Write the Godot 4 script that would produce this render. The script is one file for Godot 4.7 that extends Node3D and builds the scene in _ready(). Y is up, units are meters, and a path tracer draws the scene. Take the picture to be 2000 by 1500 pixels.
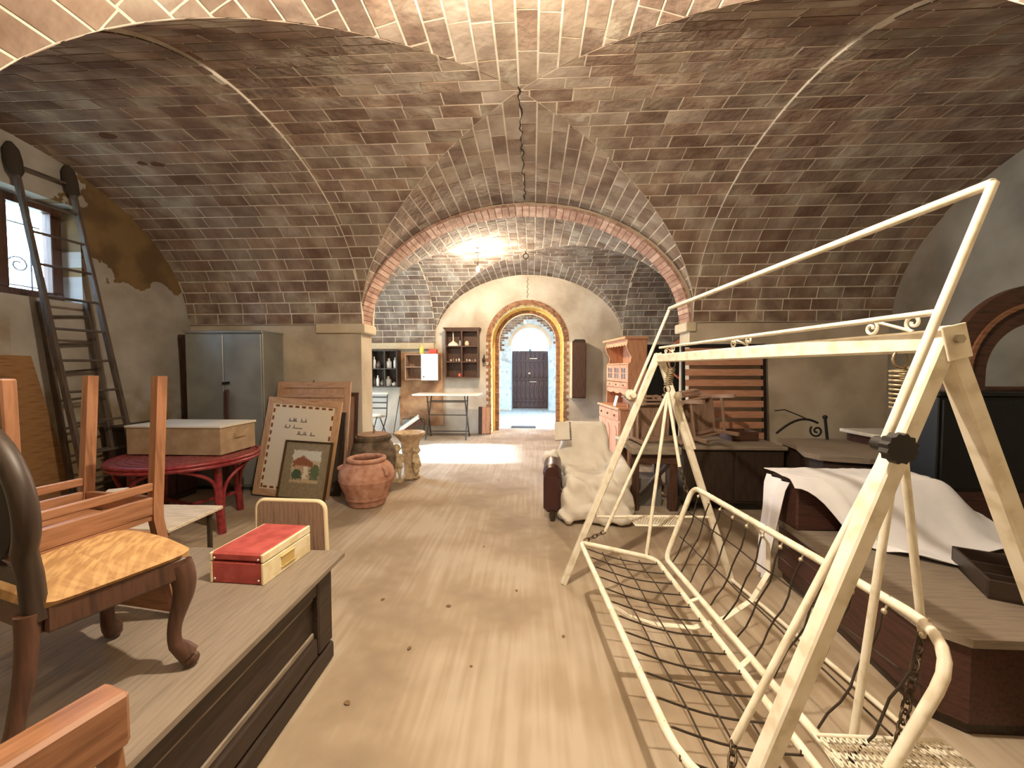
extends Node3D
# A vaulted store room full of old furniture. y up, metres, -z runs away from the camera.

const SPRING := 2.07
const RISE := 1.52
const ZC := -3.1      # centre of the near bay
const AX := 2.13      # half width of the bays
const AN := 1.73      # the half of it towards the viewer is shorter
const AZ := 2.06      # half depth of the near bay
const ZF := -7.3      # centre of the far bay
const AF := 1.80      # half depth of the far bay

class G:
	var v := PackedVector3Array()
	var n := PackedVector3Array()
	var uv := PackedVector2Array()
	func tri(a: Vector3, b: Vector3, c: Vector3, na: Vector3, nb: Vector3, nc: Vector3, ua := Vector2.ZERO, ub := Vector2.ZERO, uc := Vector2.ZERO) -> void:
		if (b - a).cross(c - a).dot(na + nb + nc) > 0.0:
			v.append_array([a, c, b]); n.append_array([na, nc, nb]); uv.append_array([ua, uc, ub])
		else:
			v.append_array([a, b, c]); n.append_array([na, nb, nc]); uv.append_array([ua, ub, uc])
	func face(p: Array, nr: Vector3, us: Array = []) -> void:
		for i in range(1, p.size() - 1):
			if us.size():
				tri(p[0], p[i], p[i + 1], nr, nr, nr, us[0], us[i], us[i + 1])
			else:
				tri(p[0], p[i], p[i + 1], nr, nr, nr)
	func flat(p: Array, away: Vector3) -> void:   # planar polygon whose normal points away from a point
		var nr: Vector3 = (p[1] - p[0]).cross(p[2] - p[0])
		if nr.length_squared() < 1e-16 and p.size() > 3:
			nr = (p[2] - p[0]).cross(p[3] - p[0])
		nr = nr.normalized()
		if nr.dot(p[0] - away) < 0.0:
			nr = -nr
		face(p, nr)
	func box(t: Transform3D, s: Vector3, bev := 0.004) -> void:
		var h := s / 2.0
		bev = minf(bev, minf(h.x, minf(h.y, h.z)) * 0.45)
		if bev <= 0.0:
			for ax in 3:
				for sg in [-1.0, 1.0]:
					var pts := []
					for q in [[-1, -1], [1, -1], [1, 1], [-1, 1]]:
						var p := Vector3.ZERO
						p[ax] = sg * h[ax]; p[(ax + 1) % 3] = q[0] * h[(ax + 1) % 3]; p[(ax + 2) % 3] = q[1] * h[(ax + 2) % 3]
						pts.append(t * p)
					var nn := Vector3.ZERO
					nn[ax] = sg
					face(pts, (t.basis * nn).normalized())
			return
		var i := h - Vector3(bev, bev, bev)
		for ax in 3:
			var b := (ax + 1) % 3
			var c := (ax + 2) % 3
			for sg in [-1.0, 1.0]:
				var pts := []
				for q in [[-1, -1], [1, -1], [1, 1], [-1, 1]]:
					var p := Vector3.ZERO
					p[ax] = sg * h[ax]; p[b] = q[0] * i[b]; p[c] = q[1] * i[c]
					pts.append(t * p)
				var nn := Vector3.ZERO
				nn[ax] = sg
				face(pts, (t.basis * nn).normalized())
			for sb in [-1.0, 1.0]:
				for sc in [-1.0, 1.0]:
					var pts := []
					for q in [[-1.0, 0], [1.0, 0], [1.0, 1], [-1.0, 1]]:
						var p := Vector3.ZERO
						p[ax] = q[0] * i[ax]
						p[b] = sb * (h[b] if q[1] == 0 else i[b])
						p[c] = sc * (i[c] if q[1] == 0 else h[c])
						pts.append(t * p)
					var nn := Vector3.ZERO
					nn[b] = sb; nn[c] = sc
					face(pts, (t.basis * nn).normalized())
		for sx in [-1.0, 1.0]:
			for sy in [-1.0, 1.0]:
				for sz in [-1.0, 1.0]:
					var k := Vector3(sx, sy, sz)
					face([t * (k * Vector3(h.x, i.y, i.z)), t * (k * Vector3(i.x, h.y, i.z)), t * (k * Vector3(i.x, i.y, h.z))], (t.basis * k).normalized())
	func bx(c: Vector3, s: Vector3, bev := 0.004) -> void:
		box(Transform3D(Basis(), c), s, bev)
	func span(a: Vector3, b: Vector3, bev := 0.004) -> void:   # box between two corners
		box(Transform3D(Basis(), (a + b) / 2.0), (b - a).abs(), bev)
	func bar(a: Vector3, b: Vector3, w: float, h: float, bev := 0.004, up := Vector3.UP) -> void:   # h runs along up, w across
		var d := (b - a).normalized()
		var s := d.cross(up)
		if s.length() < 1e-3:
			s = d.cross(Vector3.FORWARD)
		s = s.normalized()
		box(Transform3D(Basis(s, s.cross(d).normalized() * -1.0, d), (a + b) / 2.0), Vector3(w, h, a.distance_to(b)), bev)
	func tube(p: Array, r, seg := 8, caps := true, closed := false) -> void:
		var m := p.size()
		var rings := []
		var nrm := []
		var t0 := Vector3.ZERO
		var s := Vector3.ZERO
		for k in m:
			var a: Vector3 = p[(k - 1 + m) % m] if closed or k > 0 else p[k]
			var b: Vector3 = p[(k + 1) % m] if closed or k < m - 1 else p[k]
			var t := (b - a).normalized()
			if k == 0:
				s = t.cross(Vector3.UP)
				if s.length() < 0.05:
					s = t.cross(Vector3.RIGHT)
				s = s.normalized()
			else:
				s = (s - t * s.dot(t)).normalized()
			var u := s.cross(t)
			var rr: float = r[k] if r is Array else r
			var ring := []
			var rn := []
			for q in seg:
				var e := s * cos(TAU * q / seg) + u * sin(TAU * q / seg)
				ring.append(p[k] + e * rr); rn.append(e)
			rings.append(ring); nrm.append(rn)
		for k in (m if closed else m - 1):
			var k2 := (k + 1) % m
			for q in seg:
				var q2 := (q + 1) % seg
				tri(rings[k][q], rings[k][q2], rings[k2][q2], nrm[k][q], nrm[k][q2], nrm[k2][q2])
				tri(rings[k][q], rings[k2][q2], rings[k2][q], nrm[k][q], nrm[k2][q2], nrm[k2][q])
		if caps and not closed:
			face(rings[0], (p[0] - p[1]).normalized())
			face(rings[m - 1], (p[m - 1] - p[m - 2]).normalized())
	func cyl(a: Vector3, b: Vector3, r: float, r2 := -1.0, seg := 12) -> void:
		tube([a, b], [r, r if r2 < 0.0 else r2], seg)
	func lathe(pr: Array, t := Transform3D(), seg := 32) -> void:
		var m := pr.size()
		var ns := []
		for k in m:
			var d: Vector2 = pr[mini(k + 1, m - 1)] - pr[maxi(k - 1, 0)]
			ns.append(Vector2(d.y, -d.x).normalized())
		for k in m - 1:
			for q in seg:
				var a0 := TAU * q / seg
				var a1 := TAU * (q + 1) / seg
				var c0 := Vector3(cos(a0), 0, sin(a0))
				var c1 := Vector3(cos(a1), 0, sin(a1))
				var y := Vector3.UP
				var A: Vector3 = t * (c0 * pr[k].x + y * pr[k].y)
				var B: Vector3 = t * (c1 * pr[k].x + y * pr[k].y)
				var C: Vector3 = t * (c1 * pr[k + 1].x + y * pr[k + 1].y)
				var D: Vector3 = t * (c0 * pr[k + 1].x + y * pr[k + 1].y)
				var nA: Vector3 = t.basis * (c0 * ns[k].x + y * ns[k].y)
				var nB: Vector3 = t.basis * (c1 * ns[k].x + y * ns[k].y)
				var nC: Vector3 = t.basis * (c1 * ns[k + 1].x + y * ns[k + 1].y)
				var nD: Vector3 = t.basis * (c0 * ns[k + 1].x + y * ns[k + 1].y)
				if pr[k].x > 1e-5:
					tri(A, B, C, nA, nB, nC)
				if pr[k + 1].x > 1e-5:
					tri(A, C, D, nA, nC, nD)
	func ball(c: Vector3, r: Vector3, seg := 12, rows := 8) -> void:
		var pr := []
		for k in rows + 1:
			var a := -PI / 2 + PI * k / rows
			pr.append(Vector2(cos(a) if k > 0 and k < rows else 0.0, sin(a)))
		lathe(pr, Transform3D(Basis.from_scale(r), c), seg)
	func prism(poly: Array, t: Transform3D, depth: float, smooth := false) -> void:   # outline in the local xy plane, thickness along local z (0..depth)
		var pk := PackedVector2Array(poly)
		var ids := Geometry2D.triangulate_polygon(pk)
		var nz := t.basis.z.normalized()
		for k in range(0, ids.size(), 3):
			for side in 2:
				var z := depth * side
				var q := []
				for j in 3:
					q.append(t * Vector3(pk[ids[k + j]].x, pk[ids[k + j]].y, z))
				face(q, nz if side == 1 else -nz)
		var ccw := not Geometry2D.is_polygon_clockwise(pk)
		var m := pk.size()
		for k in m:
			var a := pk[k]
			var b := pk[(k + 1) % m]
			var d := (b - a).normalized()
			var o := Vector2(d.y, -d.x) * (1.0 if ccw else -1.0)
			var na := (t.basis * Vector3(o.x, o.y, 0)).normalized()
			var nb := na
			if smooth:
				var d0 := (a - pk[(k - 1 + m) % m]).normalized()
				var d2 := (pk[(k + 2) % m] - b).normalized()
				var s := 1.0 if ccw else -1.0
				var oa := (Vector2(d0.y, -d0.x) * s + o).normalized()
				var ob := (Vector2(d2.y, -d2.x) * s + o).normalized()
				na = (t.basis * Vector3(oa.x, oa.y, 0)).normalized(); nb = (t.basis * Vector3(ob.x, ob.y, 0)).normalized()
			var A := t * Vector3(a.x, a.y, 0)
			var B := t * Vector3(b.x, b.y, 0)
			var C := t * Vector3(b.x, b.y, depth)
			var D := t * Vector3(a.x, a.y, depth)
			tri(A, B, C, na, nb, nb)
			tri(A, C, D, na, nb, na)
	func sheet(p: Array, thick: float) -> void:   # a smooth grid of points given a thickness
		var nu := p.size()
		var nv: int = p[0].size()
		var ns := []
		for i in nu:
			var row := []
			for j in nv:
				var du: Vector3 = p[mini(i + 1, nu - 1)][j] - p[maxi(i - 1, 0)][j]
				var dv: Vector3 = p[i][mini(j + 1, nv - 1)] - p[i][maxi(j - 1, 0)]
				row.append(du.cross(dv).normalized())
			ns.append(row)
		for i in nu - 1:
			for j in nv - 1:
				for sd in [0.0, 1.0]:
					var q := []
					var m := []
					for w in [[0, 0], [1, 0], [1, 1], [0, 1]]:
						var nr: Vector3 = ns[i + w[0]][j + w[1]]
						q.append(p[i + w[0]][j + w[1]] - nr * thick * sd); m.append(nr * (1.0 - 2.0 * sd))
					tri(q[0], q[1], q[2], m[0], m[1], m[2]); tri(q[0], q[2], q[3], m[0], m[2], m[3])
		for i in nu - 1:
			for j in [0, nv - 1]:
				flat([p[i][j], p[i + 1][j], p[i + 1][j] - ns[i + 1][j] * thick, p[i][j] - ns[i][j] * thick], p[i][nv / 2])
		for j in nv - 1:
			for i in [0, nu - 1]:
				flat([p[i][j], p[i][j + 1], p[i][j + 1] - ns[i][j + 1] * thick, p[i][j] - ns[i][j] * thick], p[nu / 2][j])
	func nets(f: Callable, lo: Vector3, hi: Vector3, cell: float) -> void:   # surface nets of a signed distance
		var d := Vector3i(((hi - lo) / cell).ceil()) + Vector3i(1, 1, 1)
		var val := PackedFloat32Array()
		val.resize(d.x * d.y * d.z)
		for z in d.z:
			for y in d.y:
				for x in d.x:
					val[x + d.x * (y + d.y * z)] = f.call(lo + Vector3(x, y, z) * cell)
		var id := {}
		var pts := PackedVector3Array()
		var nr := PackedVector3Array()
		for z in d.z - 1:
			for y in d.y - 1:
				for x in d.x - 1:
					var b := x + d.x * (y + d.y * z)
					var s := 0
					for c in 8:
						if val[b + (c & 1) + d.x * (((c >> 1) & 1) + d.y * (c >> 2))] < 0.0:
							s += 1
					if s == 0 or s == 8:
						continue
					var acc := Vector3.ZERO
					var cnt := 0
					for c in 8:
						for ax in 3:
							if c & (1 << ax):
								continue
							var c2: int = c | (1 << ax)
							var v0 := val[b + (c & 1) + d.x * (((c >> 1) & 1) + d.y * (c >> 2))]
							var v1 := val[b + (c2 & 1) + d.x * (((c2 >> 1) & 1) + d.y * (c2 >> 2))]
							if (v0 < 0.0) != (v1 < 0.0):
								var pp := Vector3(c & 1, (c >> 1) & 1, c >> 2)
								pp[ax] += v0 / (v0 - v1)
								acc += pp; cnt += 1
					id[b] = pts.size()
					pts.append(lo + (Vector3(x, y, z) + acc / cnt) * cell)
					nr.append(Vector3.ZERO)
		var quads := []
		var step := [1, d.x, d.x * d.y]
		for z in range(1, d.z - 1):
			for y in range(1, d.y - 1):
				for x in range(1, d.x - 1):
					var b := x + d.x * (y + d.y * z)
					for ax in 3:
						var va := val[b]
						var vb := val[b + step[ax]]
						if (va < 0.0) == (vb < 0.0):
							continue
						var s1: int = step[(ax + 1) % 3]
						var s2: int = step[(ax + 2) % 3]
						var q := [b, b - s1, b - s1 - s2, b - s2]
						if q.all(func(k): return id.has(k)):
							var out := Vector3.ZERO
							out[ax] = 1.0 if va < 0.0 else -1.0
							var ii := [id[q[0]], id[q[1]], id[q[2]], id[q[3]]]
							var fn := (pts[ii[2]] - pts[ii[0]]).cross(pts[ii[3]] - pts[ii[1]])
							if fn.dot(out) < 0.0:
								fn = -fn
							for k in ii:
								nr[k] += fn
							quads.append(ii)
		for ii in quads:
			var N := [nr[ii[0]].normalized(), nr[ii[1]].normalized(), nr[ii[2]].normalized(), nr[ii[3]].normalized()]
			tri(pts[ii[0]], pts[ii[1]], pts[ii[2]], N[0], N[1], N[2])
			tri(pts[ii[0]], pts[ii[2]], pts[ii[3]], N[0], N[2], N[3])
	func xf(t: Transform3D) -> void:
		for k in v.size():
			v[k] = t * v[k]; n[k] = (t.basis * n[k]).normalized()
	func mesh() -> ArrayMesh:
		var a := []
		a.resize(Mesh.ARRAY_MAX)
		a[Mesh.ARRAY_VERTEX] = v; a[Mesh.ARRAY_NORMAL] = n; a[Mesh.ARRAY_TEX_UV] = uv
		var m := ArrayMesh.new()
		m.add_surface_from_arrays(Mesh.PRIMITIVE_TRIANGLES, a)
		return m

# ------------------------------------------------------------------ things and parts
var taken := {}
func numbered(called: String) -> String:
	if not taken.has(called):
		taken[called] = 0
		return called
	taken[called] += 1
	return "%s_%03d" % [called, taken[called]]

func tag(o: Node, label: String, category := "", group := "") -> void:
	if label: o.set_meta("label", label)
	if category: o.set_meta("category", category)
	if group: o.set_meta("group", group)

func thing(called: String, label: String, category: String, at := Vector3.ZERO, turn := 0.0, group := "") -> Node3D:
	var o := Node3D.new()
	o.name = numbered(called)
	add_child(o, true)
	o.position = at; o.rotation.y = turn
	tag(o, label, category, group)
	return o

func part(called: String, g: G, m: Material, parent: Node3D = null, label := "", world := false) -> MeshInstance3D:
	var o := MeshInstance3D.new()
	if world and parent:
		g.xf(parent.transform.affine_inverse() if parent.get_parent() == self else (parent.get_parent().transform * parent.transform).affine_inverse())
	o.mesh = g.mesh()
	o.material_override = m
	o.cast_shadow = GeometryInstance3D.SHADOW_CASTING_SETTING_ON
	if parent:
		o.name = called
		parent.add_child(o, true)
	else:
		o.name = numbered(called)
		add_child(o, true)
	if label: o.set_meta("label", label)
	return o

func single(called: String, g: G, m: Material, label: String, category: String, at := Vector3.ZERO, turn := 0.0, group := "") -> MeshInstance3D:
	var o := part(called, g, m)
	o.position = at; o.rotation.y = turn
	tag(o, label, category, group)
	return o

func struct(called: String, g: G, m: Material, label := "") -> MeshInstance3D:
	var o := part(called, g, m)
	o.set_meta("kind", "structure")
	if label: o.set_meta("label", label)
	return o

func copy(o: Node3D, base: String, label: String, at: Vector3, turn := 0.0, group := "") -> Node3D:
	var c := o.duplicate() as Node3D
	c.name = numbered(base)
	add_child(c, true)
	c.position = at; c.rotation = Vector3(0, turn, 0)
	tag(c, label, "", group)
	return c

# ------------------------------------------------------------------ materials
var texs := {}
func ntex(key: String, freq: float, cols: Array, oct := 4, size := 512, sd := 1) -> NoiseTexture2D:
	if texs.has(key):
		return texs[key]
	var f := FastNoiseLite.new()
	f.seed = sd; f.frequency = freq; f.fractal_octaves = oct
	f.noise_type = FastNoiseLite.TYPE_SIMPLEX_SMOOTH
	var g := Gradient.new()
	g.offsets = PackedFloat32Array(range(cols.size()).map(func(k): return 0.18 + 0.64 * k / (cols.size() - 1.0)))
	g.colors = PackedColorArray(cols)
	var t := NoiseTexture2D.new()
	t.width = size; t.height = size; t.seamless = true; t.noise = f; t.color_ramp = g
	texs[key] = t
	return t

func bump(key: String, freq: float, strength := 4.0, oct := 4, size := 512) -> NoiseTexture2D:
	key = "bump " + key
	if texs.has(key):
		return texs[key]
	var f := FastNoiseLite.new()
	f.seed = 9; f.frequency = freq; f.fractal_octaves = oct
	var t := NoiseTexture2D.new()
	t.width = size; t.height = size; t.seamless = true; t.noise = f; t.as_normal_map = true; t.bump_strength = strength
	texs[key] = t
	return t

func c8(r: float, g: float, b: float) -> Color:
	return Color(r / 255.0, g / 255.0, b / 255.0)

var mats := {}
func plain(c: Color, rough := 0.6, metal := 0.0) -> StandardMaterial3D:
	var key := "p%s%s%s" % [c, rough, metal]
	if not mats.has(key):
		var m := StandardMaterial3D.new()
		m.albedo_color = c; m.roughness = rough; m.metallic = metal
		mats[key] = m
	return mats[key]

func tri_mat(key: String, tex: Texture2D, scale: Vector3, rough := 0.85, world := true, tint := Color.WHITE, nrm: Texture2D = null, nscale := 0.5) -> StandardMaterial3D:
	if not mats.has(key):
		var m := StandardMaterial3D.new()
		m.albedo_texture = tex; m.albedo_color = tint
		m.uv1_triplanar = true; m.uv1_world_triplanar = world; m.uv1_scale = scale; m.uv1_triplanar_sharpness = 4.0
		m.roughness = rough
		if nrm:
			m.normal_enabled = true; m.normal_texture = nrm; m.normal_scale = nscale
		mats[key] = m
	return mats[key]

# wood whose grain runs along a local axis
func wood(kind: String, axis := 0) -> StandardMaterial3D:
	var W := {
		"orange": [c8(118, 80, 56), c8(138, 96, 68), c8(152, 108, 80), 0.45],
		"chestnut": [c8(58, 38, 30), c8(76, 50, 38), c8(88, 60, 46), 0.45],
		"dark": [c8(38, 29, 23), c8(50, 38, 30), c8(60, 47, 38), 0.5],
		"dusty": [c8(122, 110, 97), c8(130, 117, 103), c8(138, 125, 110), 0.85],
		"pine": [c8(164, 124, 88), c8(184, 144, 106), c8(200, 162, 124), 0.6],
		"board": [c8(120, 84, 48), c8(142, 102, 60), c8(152, 114, 72), 0.7],
		"pale": [c8(186, 172, 152), c8(206, 194, 174), c8(220, 208, 190), 0.7],
		"slat": [c8(168, 118, 92), c8(182, 132, 104), c8(194, 146, 118), 0.5],
		"tan": [c8(162, 124, 96), c8(180, 142, 112), c8(190, 154, 124), 0.6],
		"grey": [c8(118, 106, 92), c8(138, 126, 110), c8(156, 144, 128), 0.85],
		"red": [c8(52, 31, 26), c8(66, 39, 33), c8(78, 48, 40), 0.5],
		"hutch": [c8(178, 126, 96), c8(194, 142, 110), c8(206, 156, 124), 0.5],
		"black": [c8(12, 12, 11), c8(17, 17, 16), c8(22, 21, 20), 0.35],
		"drift": [c8(122, 96, 78), c8(142, 114, 94), c8(156, 128, 108), 0.8],
		"ladder": [c8(60, 50, 42), c8(76, 64, 54), c8(90, 78, 66), 0.8],
		"burl": [c8(118, 62, 22), c8(184, 124, 56), c8(214, 160, 88), 0.5]}
	var w: Array = W[kind]
	var s := Vector3(6.5, 6.5, 6.5)
	s[axis] = 0.6
	return tri_mat("wood %s %d" % [kind, axis], ntex("wood " + kind, 0.02, [w[0], w[1], w[2], w[1]], 5, 256, 3), s, w[3], false)

# ------------------------------------------------------------------ the scene
var cam: Camera3D
func _ready() -> void:
	seed(7)
	cam = Camera3D.new()
	cam.name = "camera"
	cam.position = Vector3(0.105, 1.5, 0)
	cam.rotation = Vector3(-atan(31.0 / 785.0), atan(40.0 / 785.0), 0)
	cam.fov = rad_to_deg(2.0 * atan(750.0 / 785.0))
	cam.near = 0.02
	add_child(cam)
	var env := Environment.new()
	env.background_mode = Environment.BG_SKY
	var sky := ProceduralSkyMaterial.new()
	sky.sky_top_color = c8(150, 190, 235); sky.sky_horizon_color = c8(225, 238, 250)
	sky.ground_horizon_color = c8(150, 150, 140); sky.ground_bottom_color = c8(90, 88, 80)
	sky.sky_energy_multiplier = SKY; sky.ground_energy_multiplier = SKY
	sky.sun_angle_max = 0.0
	env.sky = Sky.new(); env.sky.sky_material = sky
	env.tonemap_mode = Environment.TONE_MAPPER_LINEAR
	env.tonemap_exposure = EXPOSURE
	env.sdfgi_enabled = true; env.ssao_enabled = true; env.ssil_enabled = true
	var we := WorldEnvironment.new()
	we.name = "world"; we.environment = env
	add_child(we)
	var sun := DirectionalLight3D.new()
	sun.name = "sun"; sun.light_color = Color(0.80, 0.9, 1.0); sun.light_energy = SUN; sun.shadow_enabled = true
	sun.light_angular_distance = 3.0
	sun.look_at_from_position(Vector3.ZERO, Vector3(1.0, -0.52, -0.02), Vector3.UP)
	add_child(sun)
	shell()
	bulb("light_bulb", "bare glowing bulb hanging in the near vault above the viewer", Vector3(0.05, 3.02, -1.3), 3.57, LAMP_NEAR, Color(1.0, 0.93, 0.83))
	bulb("light_bulb", "bare glowing bulb on a thin wire hanging in the far vault", Vector3(-0.833, 3.196, -6.9), 3.46, LAMP_FAR, Color(1.0, 0.9, 0.76))
	bulb("light_bulb", "bare glowing bulb in the passage beyond the arched doorway", Vector3(-0.10, 2.74, -10.8), 3.7, LAMP_HALL, Color(1.0, 0.78, 0.5))
	near_left()
	left_side()
	far_bay()
	right_side()
	garden_swing()

const EXPOSURE := 1.0
const SKY := 5.6
const SUN := 14.0
const LAMP_NEAR := 7.6
const LAMP_FAR := 7.0
const LAMP_HALL := 6.0

func bulb(called: String, label: String, at: Vector3, top: float, power: float, tint: Color) -> void:
	var o := thing(called, label, "light bulb", at)
	var g := G.new()
	g.lathe([Vector2(0.0, -0.05), Vector2(0.018, -0.047), Vector2(0.03, -0.033), Vector2(0.034, -0.015), Vector2(0.03, 0.006), Vector2(0.019, 0.03), Vector2(0.014, 0.045), Vector2(0.0, 0.046)], Transform3D(), 20)
	var m := StandardMaterial3D.new()
	m.albedo_color = Color(1, 0.95, 0.85)
	m.emission_enabled = true; m.emission = Color(1.0, 0.82, 0.55); m.emission_energy_multiplier = 9.0
	m.resource_name = "lamp glow"
	part("glass", g, m, o)
	g = G.new()
	g.cyl(Vector3(0, 0.046, 0), Vector3(0, 0.1, 0), 0.017, 0.015)
	part("socket", g, plain(c8(40, 34, 28), 0.5), o)
	g = G.new()
	var pts := []
	for k in 9:
		var f := k / 8.0
		pts.append(Vector3(0.012 * sin(f * 5.0), 0.1 + f * (top - at.y - 0.1), 0.01 * sin(f * 8.0)))
	g.tube(pts, 0.004, 6)
	part("wire", g, plain(c8(50, 42, 34), 0.7), o)
	g = G.new()
	g.lathe([Vector2(0.0, top - at.y + 0.004), Vector2(0.05, top - at.y), Vector2(0.05, top - at.y - 0.02), Vector2(0.0, top - at.y - 0.03)], Transform3D(), 20)
	part("ceiling_rose", g, plain(c8(60, 48, 38), 0.7), o)
	var l := OmniLight3D.new()
	l.name = "lamp_light"
	l.light_color = tint
	l.light_energy = power
	l.omni_range = 30.0; l.omni_attenuation = 2.0; l.light_size = 0.03; l.shadow_enabled = true
	l.position = Vector3(0, -0.012, 0)
	o.add_child(l)

# ------------------------------------------------------------------ vaults, walls and floor
var brick_mats := []
var pink_mats := []
var far_daylight_mats := []
var lime_mats := []      # bricks that still wear their limewash
func brick_palette() -> void:
	var lime := ntex("brick", 0.006, [c8(124, 105, 92), c8(136, 117, 103), c8(146, 128, 114), c8(158, 143, 128), c8(174, 162, 147)], 5, 1024, 5)
	var b := bump("brick", 0.05, 3.0)
	for k in 6:
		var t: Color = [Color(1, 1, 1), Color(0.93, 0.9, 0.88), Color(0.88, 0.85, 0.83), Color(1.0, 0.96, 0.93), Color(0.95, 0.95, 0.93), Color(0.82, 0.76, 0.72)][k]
		far_daylight_mats.append(tri_mat("far brick %d" % k, lime, Vector3(0.45, 0.45, 0.45), 0.92, true, t * Color(0.88, 0.93, 1.0), b, 0.6))  # cool daylight of the far bay put into the brick tint
		brick_mats.append(tri_mat("brick %d" % k, lime, Vector3(0.45, 0.45, 0.45), 0.92, true, t, b, 0.6))
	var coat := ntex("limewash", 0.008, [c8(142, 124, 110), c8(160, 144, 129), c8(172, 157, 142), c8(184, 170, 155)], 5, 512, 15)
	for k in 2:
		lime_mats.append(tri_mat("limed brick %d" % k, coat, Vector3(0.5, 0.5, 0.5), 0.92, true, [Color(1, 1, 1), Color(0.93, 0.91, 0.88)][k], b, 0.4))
	for k in 3:
		pink_mats.append(tri_mat("pink %d" % k, ntex("pink", 0.01, [c8(168, 132, 118), c8(188, 152, 137), c8(200, 168, 152), c8(208, 182, 166)], 4, 512, 8), Vector3(0.9, 0.9, 0.9), 0.92, true, [Color(1, 1, 1), Color(0.92, 0.88, 0.87), Color(0.86, 0.82, 0.8)][k], b, 0.6))

func in_view(p: Vector3, margin: float) -> bool:
	var q := cam.transform.affine_inverse() * p
	if q.z > -0.3:
		return false
	return absf(q.x / -q.z * 785.0) < 1000.0 + margin and absf(q.y / -q.z * 785.0) < 750.0 + margin

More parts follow.
